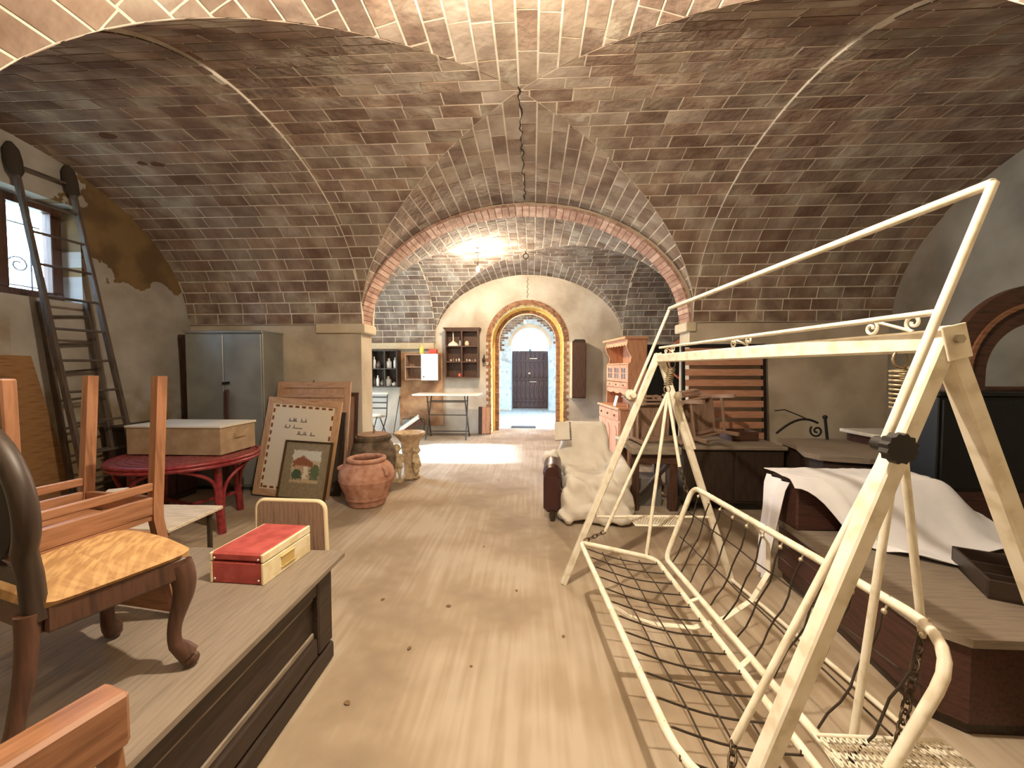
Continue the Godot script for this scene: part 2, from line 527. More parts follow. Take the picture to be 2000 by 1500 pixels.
# A stretch of a half-elliptic barrel. Its axis points along e_u from o, e_c runs across it; where groin > 0 the stretch stops at the diagonal u = groin * |c|.
func barrel(called: String, o: Vector3, e_u: Vector3, e_c: Vector3, a: float, b: float, u0: float, u1: float, groin: float, bricks: bool, mortar: Material, hide = null) -> void:
	var N := 480
	var ts := PackedFloat32Array()
	var ss := PackedFloat32Array()
	var s := 0.0
	for k in N + 1:      # arc length from the springing (t = 0) to the crown
		var t := PI / 2 * k / N
		if k:
			var t0 := PI / 2 * (k - 1) / N
			s += Vector2(a * (cos(t) - cos(t0)), b * (sin(t) - sin(t0))).length()
		ts.append(t); ss.append(s)
	var S := s
	var near := AN / AZ if e_c == Vector3.BACK and absf(o.z - ZC) < 0.01 else 1.0
	var at := func(u: float, c: float, lift: float) -> Vector3:
		var cc := clampf(absf(c) / a, 0.0, 1.0)
		var sy := sqrt(1.0 - cc * cc)
		var nr := Vector2(-c / (a * a), -b * sy / (b * b)).normalized()
		return o + e_u * u + e_c * (c * (near if c > 0.0 else 1.0) + nr.x * lift) + Vector3.UP * (b * sy + nr.y * lift)
	var c_of := func(len: float) -> float:
		var lo := 0
		var hi := N
		while hi - lo > 1:
			var mid := (lo + hi) / 2
			if ss[mid] < len: lo = mid
			else: hi = mid
		var f := clampf((len - ss[lo]) / maxf(ss[hi] - ss[lo], 1e-6), 0.0, 1.0)
		return a * cos(lerpf(ts[lo], ts[hi], f))
	var g := G.new()
	for sg in [-1.0, 1.0]:
		for k in 20:
			var ca: float = sg * c_of.call(S * k / 20.0)
			var cb: float = sg * c_of.call(S * (k + 1) / 20.0)
			var ua := maxf(u0, groin * absf(ca))
			var ub := maxf(u0, groin * absf(cb))
			var p := [at.call(ua, ca, 0.0), at.call(u1, ca, 0.0), at.call(u1, cb, 0.0), at.call(ub, cb, 0.0)]
			var q := [at.call(ua, ca, -0.05), at.call(u1, ca, -0.05), at.call(u1, cb, -0.05), at.call(ub, cb, -0.05)]
			var na: Vector3 = (at.call(0.0, ca, 1.0) - at.call(0.0, ca, 0.0))
			var nb: Vector3 = (at.call(0.0, cb, 1.0) - at.call(0.0, cb, 0.0))
			g.tri(p[0], p[1], p[2], na, na, nb); g.tri(p[0], p[2], p[3], na, nb, nb)
			g.tri(q[0], q[1], q[2], -na, -na, -nb); g.tri(q[0], q[2], q[3], -na, -nb, -nb)
			g.face([p[1], p[2], q[2], q[1]], e_u); g.face([p[0], p[3], q[3], q[0]], -e_u)
	var root := struct(called, g, mortar)
	if not bricks:
		return
	var rows := int(round(S / 0.14))
	var w := S / rows
	var L := 0.325
	for sg in [-1.0, 1.0]:
		for j in rows:
			var ca: float = c_of.call(j * w + 0.007)
			var cb: float = c_of.call((j + 1) * w - 0.007)
			var u := u0 - randf() * L
			while u < u1:
				var len := L * randf_range(0.9, 1.08)
				var x0 := maxf(u + 0.006, u0)
				var x1 := minf(u + len - 0.006, u1)
				u += len
				if x1 - x0 < 0.03:
					continue
				var poly := [Vector2(x0, ca), Vector2(x1, ca), Vector2(x1, cb), Vector2(x0, cb)]
				if groin > 0.0:
					poly = cut(poly, groin)
					if poly.size() < 3:
						continue
				var mid := Vector2.ZERO
				for q in poly: mid += q / poly.size()
				var mp: Vector3 = at.call(mid.x, mid.y * sg, 0.0)
				if not in_view(mp, 260.0) or (hide != null and hide.call(mp)):
					continue
				var lift := randf_range(0.002, 0.006)
				var bg := G.new()
				var top := []
				var low := []
				for q in poly:
					top.append(at.call(q.x, q.y * sg, lift) - mp); low.append(at.call(q.x, q.y * sg, -0.004) - mp)
				var nr: Vector3 = at.call(mid.x, mid.y * sg, 1.0) - mp
				bg.face(top, nr)
				for k in top.size():
					var k2 := (k + 1) % top.size()
					if top[k].distance_to(top[k2]) > 1e-4:
						bg.flat([top[k], top[k2], low[k2], low[k]], -nr * 0.01)
				var pal: Array = far_daylight_mats if absf(o.z - ZF) < 0.01 else brick_mats
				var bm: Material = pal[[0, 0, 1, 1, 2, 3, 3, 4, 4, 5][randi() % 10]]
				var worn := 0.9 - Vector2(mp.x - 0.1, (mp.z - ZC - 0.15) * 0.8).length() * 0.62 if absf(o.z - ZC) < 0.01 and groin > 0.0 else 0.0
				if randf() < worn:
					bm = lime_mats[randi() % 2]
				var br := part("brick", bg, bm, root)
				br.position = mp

	if e_u == Vector3.LEFT and absf(o.z - ZC) < 0.01 and groin == 0.0:      # three places where the face of a brick has broken away
		for q in [[3.627, -0.328, 0.085], [3.655, -0.665, 0.06], [3.52, -0.68, 0.075]]:
			var c0: Vector3 = at.call(q[0], q[1], 0.0)
			var nr: Vector3 = at.call(q[0], q[1], 1.0) - c0
			var tx := e_u
			var ty := nr.cross(tx).normalized()
			var pg := G.new()
			var rim := []
			for k in 9:
				var th := TAU * k / 9
				rim.append(tx * cos(th) * q[2] * randf_range(0.7, 1.2) + ty * sin(th) * q[2] * 0.55 * randf_range(0.7, 1.2))
			for k in 9:
				var k2 := (k + 1) % 9
				pg.flat([rim[k] + nr * 0.004, rim[k2] + nr * 0.004, nr * 0.014], -nr)
			var br := part("broken_brick", pg, plain(c8(92, 62, 44), 0.95), root)
			br.position = c0

func cut(poly: Array, k: float) -> Array:   # keep x >= k * y + a joint
	var out := []
	var m := poly.size()
	for i in m:
		var a: Vector2 = poly[i]
		var b: Vector2 = poly[(i + 1) % m]
		var da := a.x - k * a.y - 0.006
		var db := b.x - k * b.y - 0.006
		if da >= 0.0: out.append(a)
		if (da >= 0.0) != (db >= 0.0):
			out.append(a.lerp(b, da / (da - db)))
	return out

# A wall across the room (between z0 in front and z1 behind) with an arched opening: straight sides up to spring, then half an ellipse a by b.
func arch_wall(called: String, x0: float, x1: float, y1: float, z0: float, z1: float, cx: float, a: float, b: float, spring: float, m: Material) -> MeshInstance3D:
	var g := G.new()
	g.span(Vector3(x0, 0, z0), Vector3(cx - a, spring, z1), 0.0)
	g.span(Vector3(cx + a, 0, z0), Vector3(x1, spring, z1), 0.0)
	g.span(Vector3(x0, spring, z0), Vector3(cx - a, y1, z1), 0.0)
	g.span(Vector3(cx + a, spring, z0), Vector3(x1, y1, z1), 0.0)
	var n := 40
	for k in n:
		var t0 := PI * k / n
		var t1 := PI * (k + 1) / n
		var p := Vector2(cx - a * cos(t0), spring + b * sin(t0))
		var q := Vector2(cx - a * cos(t1), spring + b * sin(t1))
		g.face([Vector3(p.x, p.y, z0), Vector3(q.x, q.y, z0), Vector3(q.x, y1, z0), Vector3(p.x, y1, z0)], Vector3.BACK)
		g.face([Vector3(p.x, p.y, z1), Vector3(q.x, q.y, z1), Vector3(q.x, y1, z1), Vector3(p.x, y1, z1)], Vector3.FORWARD)
		var na := Vector3(cos(t0) / a, -sin(t0) / b, 0).normalized()
		var nb := Vector3(cos(t1) / a, -sin(t1) / b, 0).normalized()
		g.tri(Vector3(p.x, p.y, z0), Vector3(q.x, q.y, z0), Vector3(q.x, q.y, z1), na, nb, nb)
		g.tri(Vector3(p.x, p.y, z0), Vector3(q.x, q.y, z1), Vector3(p.x, p.y, z1), na, nb, na)
	return struct(called, g, m)

# bricks of an arch ring, each a wedge between radii; depth along z
func voussoirs(parent: Node3D, cx: float, a: float, b: float, spring: float, thick: float, z0: float, z1: float, count: int, ms: Array, stuff := false, proud := 0.006) -> void:
	var all := G.new()
	for k in count:
		var t0 := PI * (k + 0.06) / count
		var t1 := PI * (k + 0.94) / count
		var pr := proud + randf() * 0.005
		var c := Vector3(cx, spring, (z0 + z1) / 2)
		var q := func(t: float, r: float, z: float) -> Vector3: return Vector3(cx - (a + r) * cos(t), spring + (b + r) * sin(t), z)
		var f := z0 + pr * 0.5
		var lo := [q.call(t0, -pr, f), q.call(t1, -pr, f), q.call(t1, -pr, z1), q.call(t0, -pr, z1)]
		var hi := [q.call(t0, thick, f), q.call(t1, thick, f), q.call(t1, thick, z1), q.call(t0, thick, z1)]
		var mid := Vector3.ZERO
		for p in lo + hi: mid += p / 8.0
		var g := all if stuff else G.new()
		var off := Vector3.ZERO if stuff else mid
		var A := lo.map(func(p): return p - off)
		var B := hi.map(func(p): return p - off)
		var cc := mid - off
		g.flat(A, cc); g.flat(B, cc)
		for i in 4:
			g.flat([A[i], A[(i + 1) % 4], B[(i + 1) % 4], B[i]], cc)
		if not stuff:
			var o := part("brick", g, ms[randi() % ms.size()], parent)
			o.position = mid
	if stuff:
		var o := part("brick_ring", all, ms[0], parent)
		o.set_meta("kind", "stuff")

func plaster(key: String, cols: Array, freq := 0.005, sc := 0.35) -> StandardMaterial3D:
	return tri_mat("plaster " + key, ntex("plaster " + key, freq, cols, 5, 512, 11), Vector3(sc, sc, sc), 0.95, true, Color.WHITE, bump("plaster", 0.02, 2.5), 0.5)

func image_mat(img: Image, rough := 0.9, nrm: Texture2D = null) -> StandardMaterial3D:
	var m := StandardMaterial3D.new()
	m.albedo_texture = ImageTexture.create_from_image(img)
	m.roughness = rough
	m.texture_repeat = false
	return m

func floor_image() -> Image:
	var n1 := FastNoiseLite.new()
	n1.seed = 4; n1.frequency = 0.009; n1.fractal_octaves = 4
	var n2 := FastNoiseLite.new()
	n2.seed = 8; n2.frequency = 0.06; n2.fractal_octaves = 3
	var W := 1024
	var im := Image.create(W, 1400, false, Image.FORMAT_RGB8)
	var dust := c8(180, 166, 147)
	var tan_c := c8(160, 142, 119)
	var dirt := c8(132, 115, 96)
	for y in 1400:
		for x in W:
			var p := n1.get_noise_2d(x, y)
			var st := n2.get_noise_2d(x * 3.0, y * 0.11)     # trowel and drag marks run down the room
			var c := tan_c.lerp(dust, clampf(p * 1.6 + st * 0.8 + 0.25, 0.0, 1.0))
			c = c.lerp(dirt, clampf(-p * 1.3 - 0.15 + n2.get_noise_2d(x, y) * 0.3, 0.0, 0.7))
			im.set_pixel(x, y, c)
	return im

func left_wall_image() -> Image:      # u: z from -1.05 (0) to -5.16 (1); v: y from 4 (0) to 0 (1)
	var n := FastNoiseLite.new()
	n.seed = 21; n.frequency = 0.014; n.fractal_octaves = 5
	var im := Image.create(512, 512, false, Image.FORMAT_RGB8)
	for j in 512:
		for i in 512:
			var z := -1.05 - 4.11 * i / 511.0
			var y := 4.0 - 4.0 * j / 511.0
			var f := n.get_noise_2d(i, j)
			var c := c8(172, 166, 156).lerp(c8(148, 140, 128), clampf(f + 0.4, 0, 1))
			# the damp brown patch where the plaster has come away
			var d := Vector2((z + 4.25) / 0.62, (y - 2.95) / 0.52).length() + f * 0.9
			var d2 := Vector2((z + 4.7) / 0.5, (y - 2.75) / 0.3).length() + f * 0.8
			if minf(d, d2) < 1.0:
				c = c8(122, 98, 62).lerp(c8(98, 76, 48), clampf(f * 2.0 + 0.5, 0, 1))
			var low := 1.5 + f * 0.5 + (0.35 if z > -3.3 else -0.3)
			if y < low:
				c = c.lerp(c8(128, 104, 70), clampf((low - y) * 1.6, 0, 0.75))
			im.set_pixel(i, j, c)
	return im

func shell() -> void:
	brick_palette()
	var mortar := plaster("mortar", [c8(196, 184, 166), c8(212, 202, 186), c8(226, 218, 204)], 0.01, 0.6)
	var grey := plaster("grey", [c8(132, 122, 106), c8(160, 150, 132), c8(176, 168, 150), c8(150, 138, 118)])
	var cream := plaster("cream", [c8(166, 152, 132), c8(188, 174, 152), c8(202, 190, 168)])
	# floor, roof and the ends of the room
	var g := G.new()
	g.span(Vector3(-5, -0.15, 3), Vector3(5, 0, -9.1), 0.0)
	g.v.clear(); g.n.clear(); g.uv.clear()
	var q := [Vector3(-5, 0, 2.9), Vector3(5, 0, 2.9), Vector3(5, 0, -9.9), Vector3(-5, 0, -9.9)]
	g.face(q, Vector3.UP, [Vector2(0, 1), Vector2(1, 1), Vector2(1, 0), Vector2(0, 0)])
	g.face(q.map(func(p): return p - Vector3(0, 0.2, 0)), Vector3.DOWN)
	for k in 4:
		g.flat([q[k], q[(k + 1) % 4], q[(k + 1) % 4] - Vector3(0, 0.2, 0), q[k] - Vector3(0, 0.2, 0)], Vector3(0, 0, -3.5))
	var fm := image_mat(floor_image(), 0.72)
	fm.normal_enabled = true; fm.normal_texture = bump("floor", 0.03, 2.0); fm.normal_scale = 0.25
	fm.detail_enabled = false
	struct("floor", g, fm)
	g = G.new()
	g.span(Vector3(-5, 3.95, 3), Vector3(5, 4.15, -9.95), 0.0)
	struct("ceiling", g, mortar)
	g = G.new()
	g.span(Vector3(-2.6, 0, 2.6), Vector3(2.6, 4, 2.9), 0.0)
	struct("wall_back", g, grey)
	g = G.new()
	g.span(Vector3(-2.5, 0, 2.7), Vector3(-2.13, 4, -1.37), 0.0); g.span(Vector3(-4.9, 0, -0.7), Vector3(-2.5, 4, -1.37), 0.0)
	struct("wall_near_left", g, grey)
	g = G.new()
	g.span(Vector3(2.5, 0, 2.7), Vector3(2.13, 4, -1.37), 0.0); g.span(Vector3(4.9, 0, -0.7), Vector3(2.5, 4, -1.37), 0.0)
	struct("wall_near_right", g, grey)
	# left end wall with its window opening (z -2.95 to -3.88, y 2.15 to 3.1)
	g = G.new()
	var xo := -4.8
	var xi := -4.45
	for r in [[-1.0, -2.95, 0.0, 4.0], [-3.88, -5.2, 0.0, 4.0], [-2.95, -3.88, 0.0, 2.15], [-2.95, -3.88, 3.1, 4.0]]:
		g.span(Vector3(xo, r[2], r[0]), Vector3(xi, r[3], r[1]), 0.0)
	for k in g.v.size():
		g.uv[k] = Vector2((-1.05 - g.v[k].z) / 4.11, (4.0 - g.v[k].y) / 4.0)
	var wl := image_mat(left_wall_image(), 0.95)
	wl.normal_enabled = true; wl.normal_texture = bump("plaster", 0.02, 2.5); wl.normal_scale = 0.4
	struct("wall_left", g, wl)
	window_left()
	g = G.new()
	g.span(Vector3(4.45, 0, -1.0), Vector3(4.8, 4, -5.2), 0.0)
	struct("wall_right", g, plaster("right", [c8(128, 122, 114), c8(148, 142, 132), c8(160, 154, 146)]))
	# the cross wall with the wide arch
	var mid := arch_wall("wall_middle", -4.8, 4.8, 3.95, -5.16, -5.5, -0.03, 2.1, 1.48, SPRING, cream)
	voussoirs(mid, -0.03, 2.1, 1.48, SPRING, 0.02, -5.16, -5.5, 74, pink_mats, false, 0.012)
	for sd in [-1.0, 1.0]:
		g = G.new()
		var edge := -2.1 if sd < 0 else 2.04
		g.span(Vector3(edge - sd * 0.03, 1.955, -5.12), Vector3(edge + sd * (0.62 if sd < 0 else 0.1), 2.075, -5.53), 0.012)
		struct("trim_%d" % (1 if sd < 0 else 2), g, plaster("impost", [c8(186, 168, 140), c8(206, 192, 166), c8(218, 206, 184)]))
	# near bay
	var O := Vector3(0, SPRING, ZC)
	barrel("ceiling", O, Vector3.LEFT, Vector3.BACK, AZ, RISE, 0.0, AX, AX / AZ, true, mortar)
	barrel("ceiling", O, Vector3.RIGHT, Vector3.BACK, AZ, RISE, 0.0, AX, AX / AZ, true, mortar)
	barrel("ceiling", O, Vector3.FORWARD, Vector3.RIGHT, AX, RISE, 0.0, AZ, AZ / AX, true, mortar)
	barrel("ceiling", O, Vector3.BACK, Vector3.RIGHT, AX, RISE, 0.0, AN, AN / AX, true, mortar)
	var behind := func(p: Vector3) -> bool: return p.z > -2.0 and absf(p.x) > 3.2
	barrel("ceiling", O, Vector3.LEFT, Vector3.BACK, AZ - 0.03, RISE - 0.03, AX - 0.03, 4.47, 0.0, true, mortar, behind)
	barrel("ceiling", O, Vector3.RIGHT, Vector3.BACK, AZ - 0.03, RISE - 0.03, AX - 0.03, 4.47, 0.0, true, mortar, behind)
	barrel("ceiling", O + Vector3(0, 0, AN - 0.02), Vector3.BACK, Vector3.RIGHT, AX, RISE, 0.0, 3.8, 0.0, false, mortar)
	# far bay
	O = Vector3(0, SPRING, ZF)
	barrel("ceiling", O, Vector3.LEFT, Vector3.BACK, AF, RISE, 0.0, AX, AX / AF, true, mortar)
	barrel("ceiling", O, Vector3.RIGHT, Vector3.BACK, AF, RISE, 0.0, AX, AX / AF, true, mortar)
	barrel("ceiling", O, Vector3.FORWARD, Vector3.RIGHT, AX, RISE, 0.0, AF, AF / AX, true, mortar)
	barrel("ceiling", O, Vector3.BACK, Vector3.RIGHT, AX, RISE, 0.0, AF, AF / AX, true, mortar)
	var hid := func(p: Vector3) -> bool: return absf(p.x) > 3.75 or p.z > ZF + 0.4
	barrel("ceiling", O, Vector3.LEFT, Vector3.BACK, AF - 0.03, RISE - 0.03, AX - 0.03, 4.47, 0.0, true, mortar, hid)
	barrel("ceiling", O, Vector3.RIGHT, Vector3.BACK, AF - 0.03, RISE - 0.03, AX - 0.03, 4.47, 0.0, true, mortar, hid)
	# side walls of the far bay: a garden door on the left lets the day in
	g = G.new()
	for r in [[-5.4, -6.2, 0.0, 4.0], [-7.75, -9.3, 0.0, 4.0], [-6.2, -7.75, 2.35, 4.0]]:
		g.span(Vector3(-4.8, r[2], r[0]), Vector3(-4.45, r[3], r[1]), 0.0)
	struct("wall_far_left", g, grey)
	g = G.new()
	g.span(Vector3(4.45, 0, -5.4), Vector3(4.8, 4, -9.3), 0.0)
	struct("wall_far_right", g, grey)
	# far wall with the arched doorway
	var pale := plaster("far", [c8(176, 164, 150), c8(198, 188, 174), c8(210, 202, 190)])
	var wf := arch_wall("wall_far", -4.8, 4.8, 3.95, -9.1, -9.65, -0.017, 0.83, 0.83, 2.10, pale)
	voussoirs(wf, -0.017, 0.83, 0.83, 2.10, 0.1, -9.085, -9.2, 64, [tri_mat("jamb", ntex("jamb", 0.02, [c8(120, 84, 62), c8(150, 108, 82), c8(172, 132, 104)], 4, 256, 2), Vector3(1.5, 1.5, 1.5), 0.9)], true)
	var jm: Material = mats["jamb"]
	jambs(wf, 0.83, 0.1, 2.10, -9.085, -9.2, jm)
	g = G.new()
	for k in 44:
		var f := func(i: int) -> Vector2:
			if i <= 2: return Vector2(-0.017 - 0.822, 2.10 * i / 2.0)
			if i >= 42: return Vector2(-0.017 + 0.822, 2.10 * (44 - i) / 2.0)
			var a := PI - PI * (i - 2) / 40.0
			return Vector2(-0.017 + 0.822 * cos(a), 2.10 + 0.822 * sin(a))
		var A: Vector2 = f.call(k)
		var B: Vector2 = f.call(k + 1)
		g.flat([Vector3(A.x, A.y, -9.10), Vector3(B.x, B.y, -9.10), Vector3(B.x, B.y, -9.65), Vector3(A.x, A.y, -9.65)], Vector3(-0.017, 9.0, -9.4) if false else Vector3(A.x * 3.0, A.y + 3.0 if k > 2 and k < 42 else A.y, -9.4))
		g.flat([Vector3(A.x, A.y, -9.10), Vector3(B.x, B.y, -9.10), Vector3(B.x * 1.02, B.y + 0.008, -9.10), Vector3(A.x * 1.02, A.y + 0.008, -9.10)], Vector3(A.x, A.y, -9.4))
	for k in 40:  # flat ring widens the painted lamplit band
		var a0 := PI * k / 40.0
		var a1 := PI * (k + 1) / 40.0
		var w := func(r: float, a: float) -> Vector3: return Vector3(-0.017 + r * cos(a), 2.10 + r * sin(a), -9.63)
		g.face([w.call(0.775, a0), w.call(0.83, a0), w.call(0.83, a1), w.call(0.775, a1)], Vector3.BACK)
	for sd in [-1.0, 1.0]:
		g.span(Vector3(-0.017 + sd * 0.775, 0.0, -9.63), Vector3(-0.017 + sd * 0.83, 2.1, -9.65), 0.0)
	struct("trim_5", g, plaster("ochre_lamplight", [c8(226, 190, 110), c8(238, 206, 130), c8(244, 218, 150)], 0.02, 1.0))  # lamplight on the arch reveal, put into the yellow of this liner
	var inner := arch_wall("wall_far_inner", -2.0, 2.0, 3.95, -9.65, -9.9, -0.017, 0.69, 0.69, 2.12, pale)
	voussoirs(inner, -0.017, 0.69, 0.69, 2.12, 0.085, -9.64, -9.75, 54, [jm], true)
	jambs(inner, 0.69, 0.085, 2.12, -9.64, -9.75, jm)
	hall()
	# ledge of the far left arm, and the crack along the crown
	g = G.new()
	g.span(Vector3(-4.45, 1.93, -9.0), Vector3(-2.12, 2.07, -9.12), 0.01)
	struct("trim_3", g, plaster("impost", []))
	g = G.new()
	var pts := []
	for k in 40:
		var z := -3.06 - 2.05 * k / 39.0
		pts.append(Vector3(randf_range(-0.018, 0.018), SPRING + RISE - 0.006, z))
	var rr := []
	for k in 40: rr.append(randf_range(0.002, 0.009))
	g.tube(pts, rr, 5)
	struct("trim_4", g, plain(c8(52, 40, 32), 0.95), "dark crack running along the crown of the near vault")
	g = G.new()
	pts = []
	for k in 12: pts.append(Vector3(0.02 * sin(k * 2.3) - 0.01, 3.52 - 0.45 * k / 11.0, -9.097))
	g.tube(pts, 0.006, 5)
	struct("trim_6", g, plain(c8(96, 80, 66), 0.95), "thin crack in the plaster above the arched doorway")
	g = G.new()
	var ring := []
	for k in 20: ring.append(Vector3(0.045 * cos(TAU * k / 20), 0.045 * sin(TAU * k / 20), 0))
	g.tube(ring, 0.009, 6, false, true)
	var hk := thing("ceiling_hook", "iron ring hook hanging at the crown of the far vault", "hook", Vector3(-0.02, 3.5, -7.28))
	part("ring", g, plain(c8(40, 34, 30), 0.6, 0.6), hk)
	g = G.new()
	g.cyl(Vector3(0, 0.045, 0), Vector3(0, 0.1, 0), 0.01)
	part("stem", g, plain(c8(40, 34, 30), 0.6, 0.6), hk)

func jambs(parent: Node3D, a: float, thick: float, top: float, z0: float, z1: float, m: Material) -> void:
	var g := G.new()
	var n := int(top / 0.075)
	for sd in [-1.0, 1.0]:
		for k in n:
			var y0 := top * k / n + 0.004
			var y1 := top * (k + 1) / n - 0.004
			var pr := 0.004 + randf() * 0.006
			g.span(Vector3(-0.017 + sd * (a - pr), y0, z0 + pr * 0.5), Vector3(-0.017 + sd * (a + thick - (0.05 if k % 2 and thick > 0.09 else 0.0)), y1, z1), 0.0)
	var o := part("brick_jamb", g, m, parent)
	o.set_meta("kind", "stuff")

func window_left() -> void:
	var g := G.new()
	var x := -4.68
	g.span(Vector3(x - 0.05, 2.16, -2.96), Vector3(x + 0.05, 2.24, -3.87), 0.006)
	g.span(Vector3(x - 0.05, 3.02, -2.96), Vector3(x + 0.05, 3.09, -3.87), 0.006)
	for z in [-3.0, -3.4, -3.82]:
		g.span(Vector3(x - 0.05, 2.24, z - 0.045), Vector3(x + 0.05, 3.02, z + 0.045), 0.006)
	var w := struct("window_1", g, wood("chestnut", 1))
	for z in [[-3.045, -3.355], [-3.445, -3.775]]:
		g = G.new()
		g.span(Vector3(x - 0.004, 2.24, z[0]), Vector3(x + 0.004, 3.02, z[1]), 0.0)
		part("pane", g, glass(), w)
	# iron grille outside, and the garden wall the window looks on to
	var gr := thing("window_grille", "scrolled iron grille outside the small left window", "grille", Vector3(-4.86, 2.2, -3.4))
	for z in [-0.38, -0.19, 0.0, 0.19, 0.38]:
		g = G.new()
		g.cyl(Vector3(0, -0.05, z), Vector3(0, 0.95, z), 0.008, -1.0, 6)
		part("bar", g, plain(c8(60, 60, 60), 0.6, 0.4), gr)
	for k in 2:
		g = G.new()
		g.cyl(Vector3(0, 0.1 + 0.6 * k, -0.46), Vector3(0, 0.1 + 0.6 * k, 0.46), 0.008, -1.0, 6)
		part("cross_bar", g, plain(c8(60, 60, 60), 0.6, 0.4), gr)
	for z in [-0.28, -0.09]:
		g = G.new()
		var p := []
		for k in 22: p.append(Vector3(0.0, 0.3 + sin(k * 0.4) * 0.085 * (1.0 - k / 30.0), z + cos(k * 0.4) * 0.085 * (1.0 - k / 30.0)))
		g.tube(p, 0.007, 6)
		part("scroll", g, plain(c8(60, 60, 60), 0.6, 0.4), gr)
	g = G.new()
	g.span(Vector3(-8.6, -0.2, 1.0), Vector3(-8.2, 5.3, -5.6), 0.0)
	var gw := struct("wall_garden", g, plaster("garden", [c8(190, 184, 166), c8(222, 218, 202), c8(232, 228, 214), c8(200, 194, 176)], 0.03, 0.5))
	gw.set_meta("label", "sunlit pale stone garden wall outside the left window")
	g = G.new()
	g.span(Vector3(-30, -0.3, 8), Vector3(-4.8, -0.02, -20), 0.0)
	struct("floor_garden", g, plaster("earth", [c8(150, 140, 112), c8(176, 168, 140), c8(190, 182, 160)]))

func glass() -> StandardMaterial3D:
	if not mats.has("glass"):
		var m := StandardMaterial3D.new()
		m.albedo_color = Color(0.92, 0.97, 1.0, 0.06)
		m.transparency = BaseMaterial3D.TRANSPARENCY_ALPHA
		m.roughness = 0.03
		mats["glass"] = m
	return mats["glass"]

